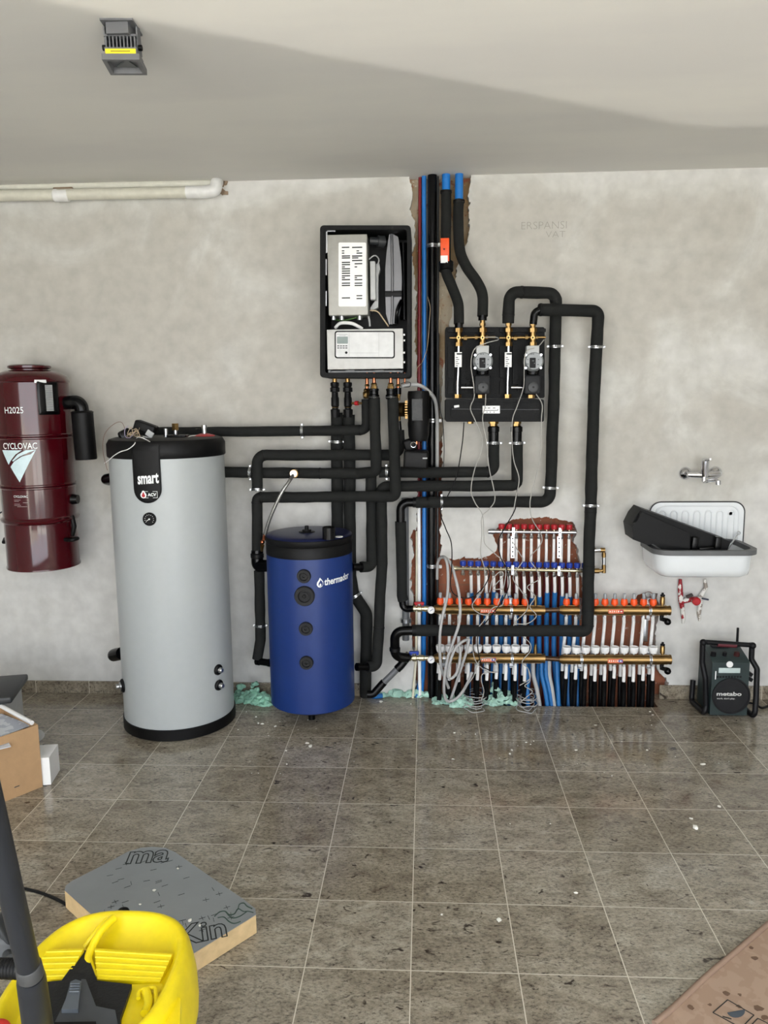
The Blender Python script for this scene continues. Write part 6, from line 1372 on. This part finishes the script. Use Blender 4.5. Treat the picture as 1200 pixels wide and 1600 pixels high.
# ================================================================ FOAM REMAINS AND CRUMBS
GFM = mat('mint_foam', (138, 186, 164), .85, var=.35, nscale=18, bump=.8, bscale=50); GF2 = mat('mint_foam_pale', (164, 202, 186), .85, var=.25, nscale=14, bump=.8, bscale=40)
def heap(nm, lab, cs, m, seed):
    rnd = random.Random(seed); mb = MB()
    for x, y, w, hpx, n in cs:
        for k in range(int(n * 1.9)):
            px = x + rnd.uniform(-w, w) / 2; fy = rnd.random(); py = y
            c = PZ(px, y - rnd.uniform(0, 6), .0); s = rnd.uniform(.007, .02); hh = M_(hpx, x, y, .1) * rnd.random() ** 1.6 * max(.2, 1 - abs(px - x) / (w / 2 + 1))
            c.z = max(s * .3, hh); c.y = min(c.y + hh * .4, -.012); o = len(mb.v); mb.sphere(c, s, 8, (rnd.uniform(.7, 1.5), rnd.uniform(.6, 1.1), rnd.uniform(.5, 1)))
            for i in range(o, len(mb.v)): mb.v[i] += V([noise.noise(mb.v[i] * 45 + V((j * 9, 0, 0))) for j in range(3)]) * s * .9; mb.v[i].z = max(mb.v[i].z, .001)
    return tag(mb.build(nm, m, smooth=20), lab, 'foam debris', kind='stuff')
heap('foam_crumbs', 'heap of mint green foam flakes on the floor between the two tanks', [(392, 1100, 58, 14, 60), (378, 1098, 26, 26, 30), (412, 1104, 30, 20, 30), (398, 1102, 30, 34, 20)], GFM, 1)
heap('sprayed_foam', 'strip of mint green sprayed foam at the wall foot left of the manifolds', [(618, 1088, 44, 10, 50), (650, 1088, 60, 12, 60), (600, 1090, 20, 6, 14)], GF2, 2)
heap('sprayed_foam', 'mint green foam lumps under the grey hose loops', [(700, 1102, 34, 16, 34), (722, 1106, 30, 18, 28), (690, 1100, 20, 8, 14)], GF2, 3)
heap('sprayed_foam', 'mint green foam mound under the middle of the lower left manifold', [(782, 1102, 44, 16, 44), (775, 1104, 16, 40, 26), (792, 1100, 12, 20, 12)], GF2, 4)
o = MB().tube(spline([PZ(575, 1086, .012), PZ(585, 1088, .014), PZ(597, 1087, .012)], 5), .013, 12).build('pipe_offcut', BLUD); tag(o, 'blue conduit offcut on the floor behind the blue tank', 'pipe')
mb = MB(); rnd = random.Random(21)
for x, y, s in ((485, 1166, .012), (480, 1161, .008), (447, 1173, .005), (448, 1194, .005), (595, 1096, .01), (642, 1100, .006), (710, 1145, .006), (743, 1147, .006), (930, 1133, .007), (822, 1160, .005), (829, 1163, .005), (834, 1158, .005), (900, 1172, .007), (1011, 1172, .006), (1098, 1194, .011), (1087, 1293, .014), (1080, 1279, .008), (1124, 1260, .008), (900, 1395, .006), (780, 1437, .01), (690, 1429, .006), (1016, 1112, .006), (1020, 1117, .005), (800, 1172, .01), (797, 1178, .01), (708, 1186, .006), (410, 1131, .01), (400, 1120, .006), (385, 1112, .005), (372, 1140, .005), (430, 1135, .008), (404, 1130, .006), (797, 1287, .004), (860, 1287, .004), (1018, 1133, .004)): crumb(mb, PZ(x, y, .002), s)
for k in range(110):
    x = rnd.choice((rnd.gauss(400, 45), rnd.gauss(800, 120), rnd.uniform(300, 1150))); y = 1104 + abs(rnd.gauss(0, 60)); crumb(mb, PZ(x, y, .001), rnd.uniform(.0012, .0032))
tag(mb.build('plaster_crumbs', mat('white_crumb', (226, 224, 214)), smooth=0), 'white plaster crumbs scattered over the tiled floor', 'debris', kind='stuff')
# ================================================================ LOOSE HOSES AND WIRES AT THE MANIFOLDS
HR = M_(4.6, 700, 960, .2) / 2
def hose(lab, pts, d=.2, r=HR, m=WIREL, n=8, name='grey_hose', cat='hose'):
    p3 = [P(q[0], q[1], q[2] if len(q) > 2 else d) for q in pts]
    return freeT(p3, r, name, m, lab, cat, seg=10, n=n)
hose('left strand of grey hose hanging in front of the chase at the manifolds', [(683, 905, .06), (684, 880, .08), (690, 871, .12), (697, 875, .17), (700, 895, .2), (699, 930, .22), (691, 965, .24), (687, 1000, .24), (689, 1040, .22), (696, 1062, .2), (701, 1075, .17)])
hose('longest grey hose looping from the chase nearly to the floor', [(685, 874, .06), (693, 870, .12), (704, 880, .17), (712, 905, .2), (718, 935, .22), (718, 970, .24), (709, 1000, .26), (699, 1030, .26), (694, 1065, .25), (695, 1088, .22), (702, 1096, .2), (716, 1089, .2), (728, 1072, .2), (738, 1050, .2)])
hose('grey hose bend standing to the right of the longest loop', [(733, 998, .2), (722, 1003, .23), (711, 1014, .24), (703, 1035, .25), (699, 1055, .24), (705, 1060, .23), (713, 1052, .23), (718, 1035, .23), (719, 1015, .22), (715, 1006, .21)])
hose('straight grey hose slanting down to the green foam lumps', [(733, 999, .21), (729, 1018, .22), (720, 1045, .21), (712, 1070, .19), (704, 1094, .17)])
WR2 = M_(1.5, 760, 800, .2) / 2
def wire(lab, pts, d=.22, r=WR2, m=WIRE, n=8): return hose(lab, pts, d, r, m, n, 'sensor_wire' if m is WIRE else 'black_cable', 'wire' if m is WIRE else 'cable')
wire('grey wire snaking from the left pump down the group to the manifolds', [(757, 527, .2), (775, 527, .22), (778, 531, .24), (760, 536, .25), (741, 546, .25), (736, 570), (740, 600), (741, 620), (735, 638), (743, 658), (753, 685), (752, 705), (742, 732), (736, 765), (742, 785), (754, 805), (756, 835), (758, 850), (772, 864), (788, 880), (790, 900), (785, 925), (778, 945)])
wire('grey wire hanging from the left black actuator past the middle pipe', [(759, 616, .25), (758, 635), (754, 655), (760, 690), (764, 730), (771, 762), (773, 782), (764, 796), (753, 808), (753, 835), (751, 865), (757, 890), (755, 920), (738, 945), (748, 958), (764, 962)])
wire('grey wire from the right pump hanging down beside the right outlet', [(850, 531, .2), (840, 542, .24), (822, 550, .26), (819, 580, .25), (818, 605), (808, 635), (801, 655), (800, 690), (803, 720), (811, 748), (806, 778), (801, 806)])
wire('grey wire from the right actuator zigzagging down between the red capped pipes', [(838, 616, .24), (847, 632), (846, 655), (845, 700), (840, 735), (832, 765), (828, 788), (832, 812), (846, 836), (844, 852), (828, 872), (838, 890), (842, 905), (824, 917), (836, 932), (828, 948), (838, 962), (825, 974), (806, 975)], n=8)
wire('fine grey wire zigzagging over the left blue capped pipes', [(800, 845), (812, 865), (817, 876), (806, 892), (802, 905), (812, 920), (824, 940), (822, 955), (803, 975), (812, 990), (828, 1005), (828, 1018), (816, 1034), (825, 1045), (828, 1060), (812, 1071)], .2)
wire('fine grey wire looping low in front of the lower left manifold', [(765, 925), (770, 905), (782, 893), (786, 900), (770, 920), (786, 922), (785, 945), (770, 950), (756, 970), (744, 985), (738, 1000), (742, 1030), (756, 1046), (776, 1050), (772, 1030), (752, 1030), (745, 1042), (738, 1060), (718, 1084)], .21)
BKR = M_(1.7, 700, 900, .2) / 2
wire('thin black cable dropping from the pump group and curling to the upper left manifold', [(725, 660, .16), (722, 695), (713, 745), (697, 780), (688, 800), (696, 825), (705, 848), (706, 880), (704, 915), (712, 930), (735, 934), (755, 918), (765, 898), (762, 884)], .22, BKR, BLK)
wire('thin black cable winding from the right outlet down over the manifolds', [(808, 760, .2), (807, 785), (803, 800), (788, 826), (779, 845), (782, 870), (792, 890), (795, 915), (784, 940), (765, 965), (750, 985), (746, 1005), (752, 1038), (766, 1048)], .225, BKR, BLK)
def coil(lab, cx, cy, rx, ry, turns, seed, rise=3):
    rnd = random.Random(seed); pts = []; n = 10
    for k in range(turns * n):
        a = 2 * math.pi * k / n; f = k / (turns * n); pts.append(PZ(cx + (rx * rnd.uniform(.8, 1.1)) * math.cos(a) + 3 * math.sin(k), cy - rise * f * 4 + ry * rnd.uniform(.7, 1.2) * math.sin(a), .01 + .0 * f))
    for i, p in enumerate(pts): p.z = .006 + .05 * i / len(pts) * (rise / 3)
    return freeT(pts, WR2, 'wire_coil', WIREL, lab, 'wire', seg=6, n=5)
coil('coil of thin grey wire on the floor below the grey hose loops', 742, 1106, 15, 7, 6, 1)
coil('coil of thin grey wire on the floor near the middle blue conduits', 823, 1106, 14, 8, 6, 2)
wire('thin grey wire rising from the left floor coil to the lower left manifold', [(752, 1095, .2), (756, 1080, .2), (752, 1062, .2), (756, 1052, .2), (778, 1050, .2)], .2)
wire('thin grey wire rising from the right floor coil to the lower left manifold', [(812, 1098, .2), (824, 1088, .2), (832, 1080, .2), (820, 1072, .2), (828, 1064, .2), (826, 1048, .2)], .2)
